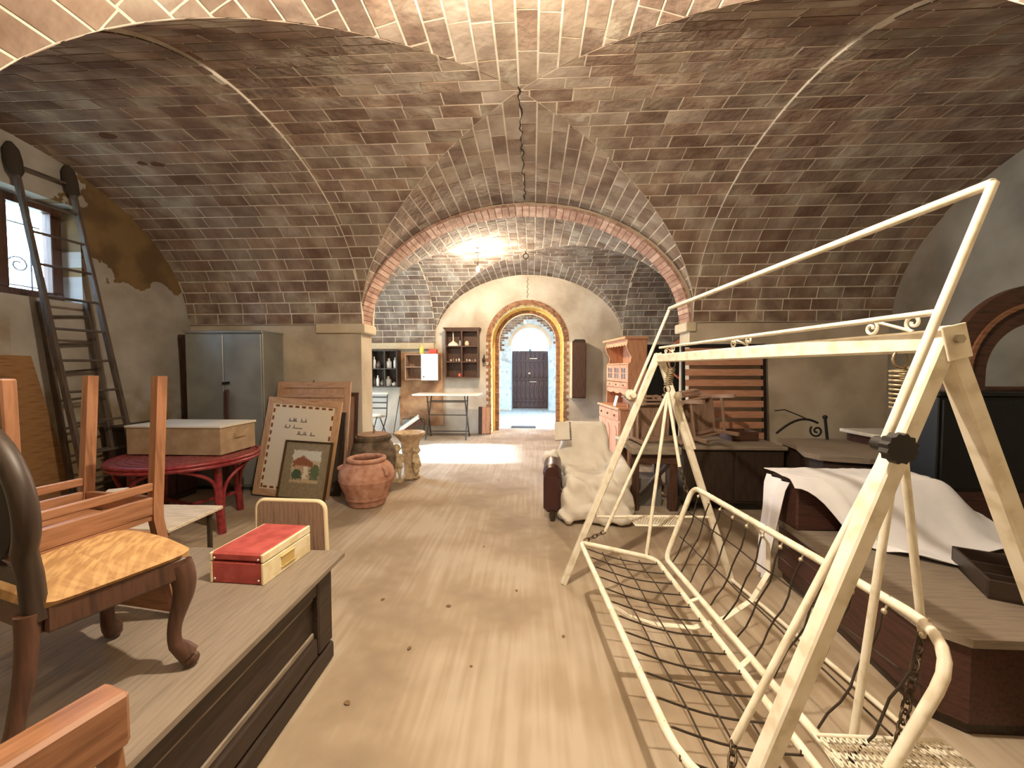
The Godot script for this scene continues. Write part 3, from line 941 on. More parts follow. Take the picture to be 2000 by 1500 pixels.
func hall() -> void:
	var blue := plaster("hall", [c8(166, 186, 198), c8(182, 202, 214), c8(194, 212, 222), c8(150, 164, 174)], 0.01, 0.5)
	var g := G.new()
	g.span(Vector3(-2.0, -0.15, -9.9), Vector3(2.0, 0.0, -15.5), 0.0)
	struct("floor_passage", g, plaster("stone", [c8(140, 150, 152), c8(170, 180, 182), c8(190, 198, 198)], 0.02, 0.6))
	g = G.new()
	g.span(Vector3(-2.0, 3.7, -9.9), Vector3(2.0, 3.9, -15.5), 0.0)
	struct("ceiling_passage", g, blue)
	g = G.new()
	g.span(Vector3(-2.0, 0, -9.9), Vector3(-1.7, 3.7, -15.5), 0.0)
	struct("wall_passage_left", g, blue)
	g = G.new()
	for r in [[-9.9, -10.9, 0.0, 3.7], [-12.8, -15.5, 0.0, 3.7], [-10.9, -12.8, 2.0, 3.7]]:
		g.span(Vector3(1.7, r[2], r[0]), Vector3(2.0, r[3], r[1]), 0.0)
	struct("wall_passage_right", g, blue)
	var e := arch_wall("wall_passage_end", -1.8, 1.8, 3.75, -14.2, -15.0, 0.015, 0.66, 0.66, 2.28, blue)
	# bare brick above the door
	var row := 0
	var y := 2.1
	while y < 3.35:
		var x := -1.1 - (0.1 if row % 2 else 0.0)
		while x < 1.1:
			var d := Vector2(x + 0.11 - 0.015, maxf(0.0, y + 0.04 - 2.28)).length()
			if d > 0.9 and (y > 2.3 or absf(x) > 0.88):
				g = G.new()
				g.bx(Vector3.ZERO, Vector3(0.21, 0.07, 0.02), 0.0)
				var o := part("brick", g, brick_mats[[1, 2, 4, 5][randi() % 4]], e)
				o.position = Vector3(x + 0.11, y + 0.04, -14.195)
			x += 0.225
		y += 0.085
		row += 1
	voussoirs(e, 0.015, 0.66, 0.66, 2.28, 0.1, -14.18, -14.3, 40, [plaster("impost", [])], true)
	# plank door of two leaves below a fanlight
	var zd := -14.95
	var dm := tri_mat("old door", ntex("old door", 0.02, [c8(52, 40, 38), c8(78, 62, 60), c8(100, 84, 82)], 5, 256, 6), Vector3(6, 0.6, 6), 0.7, false)
	g = G.new()
	g.span(Vector3(-0.66, 2.06, zd), Vector3(0.69, 2.14, zd - 0.08), 0.005)
	var door := struct("door_1", g, dm)
	g = G.new()
	g.span(Vector3(-0.66, 0.0, zd - 0.052), Vector3(0.69, 2.07, zd - 0.075), 0.0)
	part("back_board", g, dm, door)
	for k in 8:
		g = G.new()
		g.span(Vector3(-0.645 + 0.165 * k, 0.02, zd), Vector3(-0.645 + 0.165 * (k + 1) - 0.006, 2.06, zd - 0.05), 0.006)
		part("plank", g, dm, door)
	for yy in [0.25, 1.05, 1.72]:
		g = G.new()
		g.span(Vector3(-0.64, yy, zd + 0.025), Vector3(0.67, yy + 0.1, zd), 0.005)
		part("batten", g, dm, door)
	g = G.new()
	g.span(Vector3(-0.05, 1.28, zd + 0.05), Vector3(0.03, 1.34, zd), 0.004)
	g.span(Vector3(0.0, 0.98, zd + 0.05), Vector3(0.25, 1.01, zd + 0.02), 0.004)
	g.span(Vector3(0.0, 1.84, zd + 0.05), Vector3(0.28, 1.87, zd + 0.02), 0.004)
	part("bolt", g, plain(c8(200, 196, 188), 0.4, 0.7), door)
	g = G.new()
	var fan := []
	for k in 25: fan.append(Vector2(0.015 + 0.655 * cos(PI * k / 24), 2.14 + 0.79 * sin(PI * k / 24)))
	g.prism(fan, Transform3D(Basis(), Vector3(0, 0, zd - 0.03)), 0.008)
	var w := struct("window_2", g, glass())
	for k in range(1, 6):
		g = G.new()
		g.bar(Vector3(0.015, 2.15, zd - 0.02), Vector3(0.015 + 0.64 * cos(PI * k / 6), 2.14 + 0.78 * sin(PI * k / 6), zd - 0.02), 0.012, 0.012, 0.0, Vector3.BACK)
		part("glazing_bar", g, plain(c8(210, 214, 214), 0.5), w)
	g = G.new()
	g.ball(Vector3(0.015, 2.17, zd), Vector3(0.06, 0.06, 0.03))
	part("boss", g, plain(c8(120, 130, 130), 0.5), w)
	g = G.new()
	g.bx(Vector3(0, 0.008, 0), Vector3(0.62, 0.016, 0.3), 0.004)
	single("door_mat", g, plain(c8(70, 72, 74), 0.95), "dark flat mat on the pale passage floor inside the doorway", "mat", Vector3(-0.12, 0, -10.15))
	g = G.new()
	g.span(Vector3(-1.25, 0, -14.19), Vector3(-0.72, 0.05, -14.15), 0.004)
	g.span(Vector3(2.0, -0.3, -9.9), Vector3(20, -0.15, -22), 0.0)
	struct("floor_yard", g, plaster("earth", []))

# ------------------------------------------------------------------ furniture near the viewer, on the left
func near_left() -> void:
	# the long dark chest the near chairs stand on
	var o := thing("storage_chest", "long dark wooden chest with panelled front carrying a chair and a red suitcase", "chest", Vector3(-1.42, 0, -0.75))
	var dw := wood("dark", 2)
	var g := G.new()
	g.span(Vector3(-0.5, 0.08, -1.235), Vector3(0.46, 0.492, 1.2), 0.006)
	part("body", g, dw, o)
	g = G.new()
	g.span(Vector3(-0.54, 0.492, -1.31), Vector3(0.53, 0.53, 1.25), 0.014)
	part("lid", g, wood("dusty", 2), o)
	for z in [-1.235, -0.2, 0.85]:
		g = G.new()
		g.span(Vector3(0.455, 0.10, z), Vector3(0.492, 0.49, z + 0.13), 0.008)
		part("stile", g, dw, o)
	for z in [[-1.1, -0.2], [-0.07, 0.85]]:
		g = G.new()
		g.span(Vector3(0.458, 0.40, z[0]), Vector3(0.488, 0.49, z[1]), 0.008)
		g.span(Vector3(0.458, 0.10, z[0]), Vector3(0.488, 0.19, z[1]), 0.008)
		part("rail", g, dw, o)
		g = G.new()
		g.span(Vector3(0.455, 0.19, z[0]), Vector3(0.468, 0.215, z[1]), 0.004)
		g.span(Vector3(0.455, 0.375, z[0]), Vector3(0.468, 0.4, z[1]), 0.004)
		part("moulding", g, wood("grey", 2), o)
	g = G.new()
	g.span(Vector3(-0.5, 0.0, -1.24), Vector3(0.497, 0.09, 1.2), 0.01)
	part("plinth", g, dw, o)

	# red and cream case
	var s := thing("suitcase", "small red and cream hard suitcase lying on the dark chest", "suitcase", Vector3(-1.21, 0.53, -1.875), -0.06)
	var red := tri_mat("red vinyl", ntex("red vinyl", 0.02, [c8(160, 66, 62), c8(176, 78, 74), c8(184, 88, 84)], 3, 256), Vector3(2, 2, 2), 0.6, false, Color.WHITE, bump("vinyl", 0.15, 2.0), 0.4)
	var crm := tri_mat("cream vinyl", ntex("cream vinyl", 0.02, [c8(222, 204, 160), c8(236, 222, 184), c8(240, 228, 196)], 3, 256), Vector3(2, 2, 2), 0.6, false)
	g = G.new()
	g.span(Vector3(-0.125, 0.0, -0.17), Vector3(0.122, 0.098, 0.17), 0.005)
	part("base", g, red, s)
	g = G.new()
	g.span(Vector3(-0.125, 0.102, -0.17), Vector3(0.122, 0.142, 0.17), 0.012)
	part("lid", g, red, s)
	for k in [[-1, 0.0, 0.098], [-1, 0.102, 0.138], [1, 0.0, 0.098], [1, 0.102, 0.139]]:
		g = G.new()
		g.span(Vector3(k[0] * 0.118, k[1], -0.172), Vector3(k[0] * 0.132, k[2], 0.172), 0.006)
		part("side_panel", g, crm, s, "cream side")
	g = G.new()
	g.span(Vector3(0.131, 0.03, -0.035), Vector3(0.137, 0.08, 0.055), 0.002)
	part("clasp_plate", g, plain(c8(214, 186, 120), 0.4, 0.3), s)
	for y in [0.028, 0.078]:
		g = G.new()
		g.span(Vector3(0.131, y, -0.04), Vector3(0.14, y + 0.004, 0.06), 0.001)
		part("trim_strip", g, plain(c8(226, 206, 150), 0.35, 0.5), s)
	for x in [-0.108, 0.106]:
		for y in [0.02, 0.115]:
			g = G.new()
			g.ball(Vector3(x, y, 0.171), Vector3(0.006, 0.006, 0.004), 8, 4)
			part("stud", g, plain(c8(226, 220, 210), 0.3, 0.7), s)

	# cream edged board standing behind the chest
	var b := thing("tray_board", "upright brown board with cream edge and rounded corners behind the suitcase", "board", Vector3(-1.315, 0, -2.27), -0.04)
	var outl := []
	for c in [[0.16, 0.67, 0.0], [-0.16, 0.67, PI / 2]]:
		for k in 6: outl.append(Vector2(c[0] + 0.05 * cos(c[2] + PI / 2 * k / 5), c[1] + 0.05 * sin(c[2] + PI / 2 * k / 5)))
	outl.append(Vector2(-0.225, 0.0)); outl.append(Vector2(0.225, 0.0))
	g = G.new()
	g.prism(outl, Transform3D(Basis(), Vector3(0, 0, -0.012)), 0.024)
	part("panel", g, wood("drift", 1), b)
	var rim := []
	for k in range(outl.size() - 2, outl.size() + outl.size() - 1): rim.append(Vector3(outl[k % outl.size()].x, maxf(outl[k % outl.size()].y, 0.012), 0.0))
	rim = [Vector3(0.228, 0.012, 0)] + rim.slice(2, 2 + outl.size() - 2) + [Vector3(-0.228, 0.012, 0)]
	g = G.new()
	g.tube(rim, 0.014, 8)
	part("edge", g, plain(c8(232, 214, 178), 0.6), b, "cream painted edge")

	cabriole_chair()
	# the chair turned over on its seat
	var inv := slat_chair("wooden_chair", "orange wooden chair turned upside down on the upholstered chair", "orange", 0.375, 0.53, 0.412, 0.385, "", 3, 0.74)
	inv.transform = Transform3D(Basis(Vector3.UP, -0.15) * Basis(Vector3.RIGHT, PI), Vector3(-1.488, 1.47, -1.245))
	# the near chair whose back rail rises into the corner of the view
	var ch := slat_chair("wooden_chair", "orange wooden chair in front of the chest, only its back rail in view", "orange", 0.38, 0.42, 0.44, 0.44, "", 3, 0.42, 0.03, 0.075)
	ch.transform = Transform3D(Basis(Vector3.UP, -PI / 2 - 0.28), Vector3(-0.535, 0, -0.49))

# slatted chair: base at the floor under the middle of the seat, back along +z
func slat_chair(called: String, label: String, kind: String, w: float, sh: float, d: float, bh: float, group: String, slats := 3, low := 0.42, rail_z := 0.042, rail_t := 0.024) -> Node3D:
	var o := thing(called, label, "chair", Vector3.ZERO, 0.0, group)
	var vert := wood(kind, 1)
	var hor := wood(kind, 0)
	var dep := wood(kind, 2)
	var g := G.new()
	var x := w / 2.0
	var z := d / 2.0
	for sx in [-1.0, 1.0]:
		g = G.new()
		g.bar(Vector3(sx * (x - 0.02), 0, -z + 0.02), Vector3(sx * (x - 0.02), sh - 0.02, -z + 0.025), 0.034, 0.034, 0.004, Vector3.BACK)
		part("leg", g, vert, o)
		g = G.new()
		g.prism([Vector2(z - 0.005, 0), Vector2(z + 0.03, 0), Vector2(z - 0.0, sh - 0.05), Vector2(z + 0.0, sh), Vector2(z + 0.06, sh + bh), Vector2(z + 0.032, sh + bh), Vector2(z - 0.035, sh), Vector2(z - 0.035, sh - 0.05)], Transform3D(Basis(Vector3(0, 0, 1), Vector3.UP, Vector3(-1, 0, 0)), Vector3(sx * (x - 0.02) + 0.015, 0, 0)), 0.03)
		part("leg", g, vert, o)
		g = G.new()
		g.span(Vector3(sx * (x - 0.01), sh - 0.085, -z + 0.04), Vector3(sx * (x - 0.03), sh - 0.02, z - 0.03), 0.003)
		part("apron", g, dep, o)
		g = G.new()
		g.span(Vector3(sx * (x - 0.012), sh * low, -z + 0.04), Vector3(sx * (x - 0.028), sh * low + 0.03, z - 0.02), 0.003)
		part("stretcher", g, dep, o)
	for zz in [-z + 0.02, z - 0.02]:
		g = G.new()
		g.span(Vector3(-x + 0.035, sh - 0.085, zz - 0.01), Vector3(x - 0.035, sh - 0.02, zz + 0.01), 0.003)
		part("apron", g, hor, o)
	g = G.new()
	g.span(Vector3(-x + 0.03, sh * (low + 0.04), -z + 0.012), Vector3(x - 0.03, sh * (low + 0.04) + 0.03, -z + 0.028), 0.003)
	part("stretcher", g, hor, o)
	g = G.new()
	g.prism([Vector2(-x, -z), Vector2(x, -z), Vector2(x - 0.015, z - 0.035), Vector2(-x + 0.015, z - 0.035)], Transform3D(Basis(Vector3.RIGHT, Vector3(0, 0, 1), Vector3.DOWN), Vector3(0, sh, 0)), 0.02)
	part("seat", g, dep, o)
	g = G.new()
	g.bar(Vector3(-x, sh + bh - 0.05, z + rail_z), Vector3(x, sh + bh - 0.05, z + rail_z), rail_t, 0.11, 0.008)
	part("back_rail", g, hor, o)
	g = G.new()
	g.bar(Vector3(-x + 0.03, sh + 0.09, z + 0.008), Vector3(x - 0.03, sh + 0.09, z + 0.008), 0.02, 0.05, 0.004)
	part("back_rail", g, hor, o)
	for k in slats:
		var sx := lerpf(-x * 0.55, x * 0.55, k / maxf(slats - 1.0, 1.0))
		g = G.new()
		g.bar(Vector3(sx, sh + 0.11, z + 0.01), Vector3(sx, sh + bh - 0.1, z + 0.036), 0.032, 0.012, 0.003, Vector3.BACK)
		part("slat", g, vert, o)
	return o

func cabriole_chair() -> void:
	# seat front right corner (-1.0, .915, -1.225); it faces away from the viewer
	var f := Vector3(0.28, 0, -0.96).normalized()
	var l := Vector3(f.z, 0, -f.x)
	var fr := Vector3(-1.0, 0.53, -1.225)
	var cen := fr + l * 0.21 - f * 0.19 + Vector3(0, 0.004, 0)
	var o := thing("upholstered_chair", "antique chair with curved legs, worn golden seat and dark rounded back", "chair", cen, atan2(-f.x, -f.z))
	var wd := wood("chestnut", 1)
	var H := 0.385
	var g := G.new()
	# seat pad: a rounded trapezoid with a soft crown
	var rows := []
	for i in 15:
		var u := -1.0 + 2.0 * i / 14.0
		var row := []
		for j in 15:
			var v := -1.0 + 2.0 * j / 14.0
			var half := lerpf(0.21, 0.18, (v + 1.0) / 2.0)
			var bow := 0.02 * (1.0 - u * u) if v < 0 else 0.0
			var e := (1.0 - pow(absf(u), 6.0)) * (1.0 - pow(absf(v), 6.0))
			row.append(Vector3(u * half, H - 0.025 + 0.032 * sqrt(maxf(e, 0.0)) + 0.012 * (1.0 - u * u) * (1.0 - v * v), lerpf(-0.185, 0.138, (v + 1.0) / 2.0) - bow * absf(v)))
		rows.append(row)
	for i in range(rows.size()): rows[i].reverse()
	g.sheet(rows, -0.02)
	var gold := image_mat(gold_fabric(), 0.8)
	gold.texture_repeat = true
	gold.uv1_triplanar = true; gold.uv1_scale = Vector3(2.6, 2.6, 2.6)
	part("seat", g, gold, o, "worn golden fabric seat")
	g = G.new()
	for q in [[Vector3(-0.2, H - 0.055, -0.18), Vector3(0.2, H - 0.055, -0.18)], [Vector3(-0.17, H - 0.055, 0.13), Vector3(0.17, H - 0.055, 0.13)], [Vector3(-0.2, H - 0.055, -0.18), Vector3(-0.17, H - 0.055, 0.13)], [Vector3(0.2, H - 0.055, -0.18), Vector3(0.17, H - 0.055, 0.13)]]:
		g.bar(q[0], q[1], 0.03, 0.07, 0.01)
	part("apron", g, wd, o)
	for sx in [-1.0, 1.0]:
		g = G.new()
		var p := []
		var r := []
		for k in 15:
			var t := k / 14.0
			var out := 0.013 * sin(t * PI * 1.9 + 0.15) * (1.0 - 0.35 * t) + (0.018 * smoothstep(0.84, 1.0, t))
			p.append(Vector3(sx * (0.185 + out), (H - 0.045) * (1.0 - t) + 0.034 * t, -0.165 - out))
			r.append(lerpf(0.036, 0.019, smoothstep(0.0, 0.72, t)) + 0.009 * smoothstep(0.82, 0.98, t))
		g.tube(p, r, 12)
		g.ball(Vector3(sx * 0.203, 0.02, -0.183), Vector3(0.026, 0.02, 0.026))
		part("leg", g, wd, o)
		g = G.new()
		p = []
		for k in 9:
			var t := k / 8.0
			p.append(Vector3(sx * 0.165, (H - 0.03) * (1.0 - t) + 0.004, 0.155 + 0.05 * t * t))
		g.tube(p, [0.024, 0.023, 0.022, 0.021, 0.02, 0.019, 0.018, 0.018, 0.02], 10)
		part("leg", g, wd, o)
	# balloon back
	g = G.new()
	var loop := []
	for k in 41:
		var a := -0.62 + (PI + 1.24) * k / 40.0
		var wide := 0.205
		loop.append(Vector3(wide * cos(a), H + 0.245 + 0.195 * sin(a), 0.145 + 0.035 * (0.245 + 0.195 * sin(a)) / 0.44))
	loop = [Vector3(0.165, H - 0.05, 0.14), Vector3(0.155, H + 0.06, 0.142)] + loop + [Vector3(-0.155, H + 0.06, 0.142), Vector3(-0.165, H - 0.05, 0.14)]
	g.tube(loop, 0.024, 10)
	part("back_frame", g, wood("dark", 1), o)
	g = G.new()
	var pan := []
	for k in 28: pan.append(Vector2(0.178 * cos(TAU * k / 28), 0.262 + 0.178 * sin(TAU * k / 28)))
	g.prism(pan, Transform3D(Basis(Vector3.RIGHT, 0.08), Vector3(0, H, 0.13)), 0.028)
	part("back_panel", g, plain(c8(26, 18, 16), 0.85), o, "dark upholstered back")
	g = G.new()
	g.bar(Vector3(-0.15, H + 0.055, 0.142), Vector3(0.15, H + 0.055, 0.142), 0.025, 0.045, 0.008)
	part("back_rail", g, wood("dark", 0), o)

func gold_fabric() -> Image:
	var n := FastNoiseLite.new()
	n.seed = 31; n.frequency = 0.02; n.fractal_octaves = 4
	var im := Image.create(256, 256, false, Image.FORMAT_RGB8)
	for y in 256:
		for x in 256:
			var s := n.get_noise_2d((x + y) * 0.45, (x - y) * 2.6)
			var c := c8(146, 108, 66).lerp(c8(182, 146, 98), clampf(s * 1.6 + 0.5, 0, 1))
			im.set_pixel(x, y, c)
	return im

# ------------------------------------------------------------------ the left arm
func ladder(label: String, a0: Vector3, a1: Vector3, b0: Vector3, b1: Vector3, n: int, pads: bool) -> void:
	var o := thing("wooden_ladder", label, "ladder", (a0 + b0) / 2.0, 0.0, "")
	var m := wood("ladder", 1)
	for q in [[a0, a1], [b0, b1]]:
		var g := G.new()
		g.bar(q[0], q[1], 0.032, 0.055, 0.006, Vector3.RIGHT)
		part("rail", g, m, o, "", true)
		if pads:
			g = G.new()
			var d: Vector3 = (q[1] - q[0]).normalized()
			g.tube([q[1] - d * 0.26, q[1] - d * 0.22, q[1] - d * 0.12, q[1] - d * 0.03, q[1] + d * 0.03], [0.03, 0.05, 0.056, 0.05, 0.02], 10)
			part("cloth_pad", g, plain(c8(58, 48, 38), 0.95), o, "dark cloth wrapped round the rail end", true)
	for k in n:
		var t := (k + 0.55) / (n + 0.1)
		var g := G.new()
		g.cyl(a0.lerp(a1, t), b0.lerp(b1, t), 0.012, -1.0, 8)
		part("rung", g, wood("ladder", 2), o, "", true)

func left_side() -> void:
	ladder("tall wooden ladder with cloth-wrapped tops leaning across the small window", Vector3(-3.82, 0, -3.38), Vector3(-4.40, 3.42, -3.32), Vector3(-3.82, 0, -3.86), Vector3(-4.40, 3.43, -3.75), 12, true)
	ladder("short wooden ladder behind the taller one, leaning on the left wall", Vector3(-4.18, 0, -3.53), Vector3(-4.42, 2.12, -3.5), Vector3(-4.17, 0, -3.93), Vector3(-4.42, 2.17, -3.88), 8, false)
	# brown board on the left wall
	var g := G.new()
	g.prism([Vector2(-1.9, 0.0), Vector2(-3.76, 0.0), Vector2(-3.42, 1.61), Vector2(-1.95, 1.63)], Transform3D(Basis(Vector3(0, 0, 1), Vector3.UP, Vector3(-1, 0, 0)), Vector3(-4.428, 0, 0)), 0.018)
	single("wooden_board", g, wood("board", 2), "large brown board leaning against the left wall below the window", "board")
	# planks in the corner
	var P := [[-4.36, -4.99, 0.13, 1.93, "chestnut"], [-4.235, -5.06, 0.07, 1.94, "dark"]]
	for k in 2:
		g = G.new()
		g.box(Transform3D(Basis(Vector3.RIGHT, 0.045 - 0.03 * k), Vector3(P[k][0], P[k][3] / 2, P[k][1])), Vector3(P[k][2], P[k][3], 0.028), 0.004)
		single("plank", g, wood(P[k][4], 1), ["wide brown plank standing in the corner left of the steel cabinet", "narrow dark plank standing against the side of the steel cabinet"][k], "plank", Vector3.ZERO, 0.0)
	# dark trunk by the wall
	var o := thing("cupboard", "low dark cupboard against the left wall behind the red table", "cupboard", Vector3(-4.16, 0, -4.3))
	g = G.new()
	g.span(Vector3(-0.26, 0.05, -0.3), Vector3(0.24, 0.84, 0.3), 0.008)
	part("body", g, wood("dark", 1), o)
	g = G.new()
	g.span(Vector3(-0.28, 0.84, -0.32), Vector3(0.27, 0.88, 0.33), 0.008)
	part("top", g, wood("dark", 2), o)
	g = G.new()
	g.span(Vector3(-0.25, 0, -0.28), Vector3(0.23, 0.05, 0.28), 0.004)
	part("plinth", g, wood("dark", 2), o)
	for z in [-0.285, 0.005]:
		g = G.new()
		g.span(Vector3(0.238, 0.08, z), Vector3(0.256, 0.81, z + 0.28), 0.005)
		part("door", g, wood("red", 1), o)
	steel_cabinet()
	red_table()
	frames()
	pots()
	# low table with pale top
	o = thing("low_table", "low table with worn pale wooden top and dark legs", "table", Vector3(-2.56, 0, -2.62))
	g = G.new()
	g.span(Vector3(-0.36, 0.455, -0.22), Vector3(0.37, 0.48, 0.23), 0.004)
	part("top_board", g, wood("pale", 0), o)
	for sx in [-0.32, 0.3]:
		for sz in [-0.17, 0.19]:
			g = G.new()
			g.bar(Vector3(sx, 0, sz), Vector3(sx, 0.42, sz), 0.026, 0.026, 0.003, Vector3.BACK)
			part("leg", g, wood("dark", 1), o)
	g = G.new()
	g.span(Vector3(-0.34, 0.42, -0.185), Vector3(0.33, 0.456, -0.165), 0.003)
	part("apron", g, wood("drift", 0), o)
	g = G.new()
	g.span(Vector3(-0.34, 0.42, 0.18), Vector3(0.33, 0.456, 0.2), 0.003)
	part("apron", g, wood("drift", 0), o)
	# round wooden block on the low table
	var r := thing("wooden_roll", "short round wooden roll lying on the low pale table", "roll", Vector3(-2.82, 0.48, -2.66), 0.5)
	g = G.new()
	g.cyl(Vector3(-0.05, 0.085, 0), Vector3(0.05, 0.085, 0), 0.085, -1.0, 28)
	part("rim", g, wood("pale", 0), r)
	g = G.new()
	g.cyl(Vector3(-0.053, 0.085, 0), Vector3(0.053, 0.085, 0), 0.055, -1.0, 24)
	part("core", g, wood("drift", 0), r)

func steel_cabinet() -> void:
	var o := thing("steel_cabinet", "tall grey two-door steel cabinet against the cross wall", "cabinet", Vector3(-3.645, 0, -4.91))
	var m := tri_mat("steel", ntex("steel", 0.008, [c8(136, 138, 132), c8(146, 148, 142), c8(154, 156, 150)], 3, 256), Vector3(0.8, 0.8, 0.8), 0.34, false)
	m.metallic = 0.3
	var g := G.new()
	g.span(Vector3(-0.49, 0.04, -0.21), Vector3(0.49, 1.93, 0.19), 0.006)
	part("body", g, m, o)
	g = G.new()
	g.span(Vector3(-0.495, 1.925, -0.215), Vector3(0.495, 1.955, 0.215), 0.006)
	part("top", g, m, o)
	g = G.new()
	g.span(Vector3(-0.48, 0.0, -0.2), Vector3(0.48, 0.04, 0.18), 0.004)
	part("plinth", g, plain(c8(60, 60, 58), 0.6), o)
	for sx in [[-0.475, -0.003], [0.003, 0.475]]:
		g = G.new()
		g.span(Vector3(sx[0], 0.07, 0.188), Vector3(sx[1], 1.91, 0.21), 0.005)
		var d := part("door", g, m, o)
		if sx[0] > 0:
			g = G.new()
			g.bar(Vector3(0.05, 1.315, 0.21), Vector3(0.05, 1.315, 0.245), 0.012, 0.012, 0.002)
			g.bar(Vector3(0.0, 1.315, 0.24), Vector3(0.1, 1.325, 0.24), 0.01, 0.03, 0.003)
			part("handle", g, plain(c8(58, 52, 46), 0.4, 0.7), d)
	g = G.new()
	g.box(Transform3D(Basis(Vector3.FORWARD, 0.02), Vector3(-3.585, 0.62, -4.655)), Vector3(0.05, 1.24, 0.02), 0.004)
	single("wooden_stick", g, wood("chestnut", 1), "thin brown batten standing against the doors of the grey steel cabinet", "stick")

func red_table() -> void:
	var o := thing("rattan_table", "round red lacquered rattan table carrying the beige box", "table", Vector3(-3.15, 0, -3.62))
	var red := tri_mat("red lacquer", ntex("red lacquer", 0.03, [c8(112, 34, 38), c8(136, 44, 48), c8(150, 58, 60)], 3, 256), Vector3(2, 2, 2), 0.35, false)
	var g := G.new()
	g.lathe([Vector2(0, 0.655), Vector2(0.55, 0.655), Vector2(0.55, 0.682), Vector2(0, 0.684)], Transform3D(), 48)
	part("top", g, tri_mat("red weave", ntex("red weave", 0.03, [c8(104, 44, 38), c8(130, 58, 50), c8(146, 76, 64)], 3, 256), Vector3(3, 3, 3), 0.6, false), o)
	for k in 2:
		g = G.new()
		var p := []
		for q in 48: p.append(Vector3(0.565 * cos(TAU * q / 48), 0.675 - 0.032 * k, 0.565 * sin(TAU * q / 48)))
		g.tube(p, 0.018, 8, false, true)
		part("rim", g, red, o)
	for rr in range(1, 9):      # the woven rings of the top
		g = G.new()
		var p := []
		for q in 40: p.append(Vector3(0.062 * rr * cos(TAU * q / 40), 0.684, 0.062 * rr * sin(TAU * q / 40)))
		g.tube(p, 0.006, 5, false, true)
		part("woven_ring", g, mats["red weave"], o)
	for k in 4:
		var a := 0.35 + PI / 2 * k
		var d := Vector3(cos(a), 0, sin(a))
		g = G.new()
		g.tube([d * 0.47, d * 0.44 + Vector3(0, 0.3, 0), d * 0.43 + Vector3(0, 0.64, 0)], [0.034, 0.034, 0.03], 10)
		part("leg", g, red, o)
		for sd in [-1.0, 1.0]:
			g = G.new()
			var p := []
			for q in 9:
				var t := q / 8.0
				var a2: float = a + sd * (0.06 + 0.62 * t * t)
				p.append(Vector3(cos(a2), 0, sin(a2)) * lerpf(0.45, 0.53, t) + Vector3(0, 0.24 + 0.4 * sqrt(t), 0))
			g.tube(p, 0.016, 7)
			part("brace", g, red, o)
	g = G.new()
	g.bar(Vector3(-0.42, 0.2, -0.16), Vector3(0.42, 0.2, 0.16), 0.03, 0.03); g.bar(Vector3(0.16, 0.2, -0.42), Vector3(-0.16, 0.2, 0.42), 0.03, 0.03)
	part("stretcher", g, red, o)
	var b := thing("storage_box", "beige wooden box with pale lid on the red rattan table", "box", Vector3(-3.215, 0.695, -3.765))
	var bm := tri_mat("beige paint", ntex("beige paint", 0.015, [c8(150, 126, 98), c8(160, 136, 108), c8(168, 146, 118)], 4, 256), Vector3(1.5, 1.5, 1.5), 0.8, false)
	g = G.new()
	g.span(Vector3(-0.455, 0, -0.23), Vector3(0.455, 0.25, 0.235), 0.004)
	part("body", g, bm, b)
	g = G.new()
	g.span(Vector3(-0.465, 0.25, -0.24), Vector3(0.465, 0.272, 0.245), 0.004)
	part("lid", g, plain(c8(206, 198, 180), 0.7), b, "pale lid")
	g = G.new()
	g.prism([Vector2(-0.07, 0), Vector2(0.07, 0), Vector2(0.055, 0.04), Vector2(-0.055, 0.04)], Transform3D(Basis(Vector3(0, 0, -1), Vector3.UP, Vector3.RIGHT), Vector3(0.453, 0.14, 0.0)), 0.02)
	part("hand_grip", g, bm, b)

func lean(base: Vector3, along: Vector3, back: float) -> Transform3D:   # x runs along, y up the leaning face, z out of it towards the room
	var x := along.normalized()
	var z := Vector3(-x.z, 0, x.x)
	if z.z < 0: z = -z
	var y := (Vector3.UP * cos(back) - z * sin(back)).normalized()
	return Transform3D(Basis(x, y, x.cross(y)), base)

func frame_parts(o: Node3D, w: float, h: float, bar: float, th: float, m: Array, g_depth := 0.0) -> void:
	# four mitred bars round an opening; local x across, y up, z towards the viewer
	for k in 4:
		var g := G.new()
		var P := [[Vector2(0, 0), Vector2(w, 0), Vector2(w - bar, bar), Vector2(bar, bar)], [Vector2(0, h), Vector2(w, h), Vector2(w - bar, h - bar), Vector2(bar, h - bar)], [Vector2(0, 0), Vector2(0, h), Vector2(bar, h - bar), Vector2(bar, bar)], [Vector2(w, 0), Vector2(w, h), Vector2(w - bar, h - bar), Vector2(w - bar, bar)]]
		g.prism(P[k], Transform3D(Basis(), Vector3(0, 0, -th / 2)), th)
		part("frame_bar", g, m[0 if k < 2 else 1], o)

func panel_quad(w0: float, h0: float, w1: float, h1: float, z: float, th: float) -> G:
	var g := G.new()
	g.span(Vector3(w0, h0, z - th), Vector3(w1, h1, z), 0.0)
	for k in g.v.size():
		g.uv[k] = Vector2((g.v[k].x - w0) / (w1 - w0), 1.0 - (g.v[k].y - h0) / (h1 - h0))
	return g

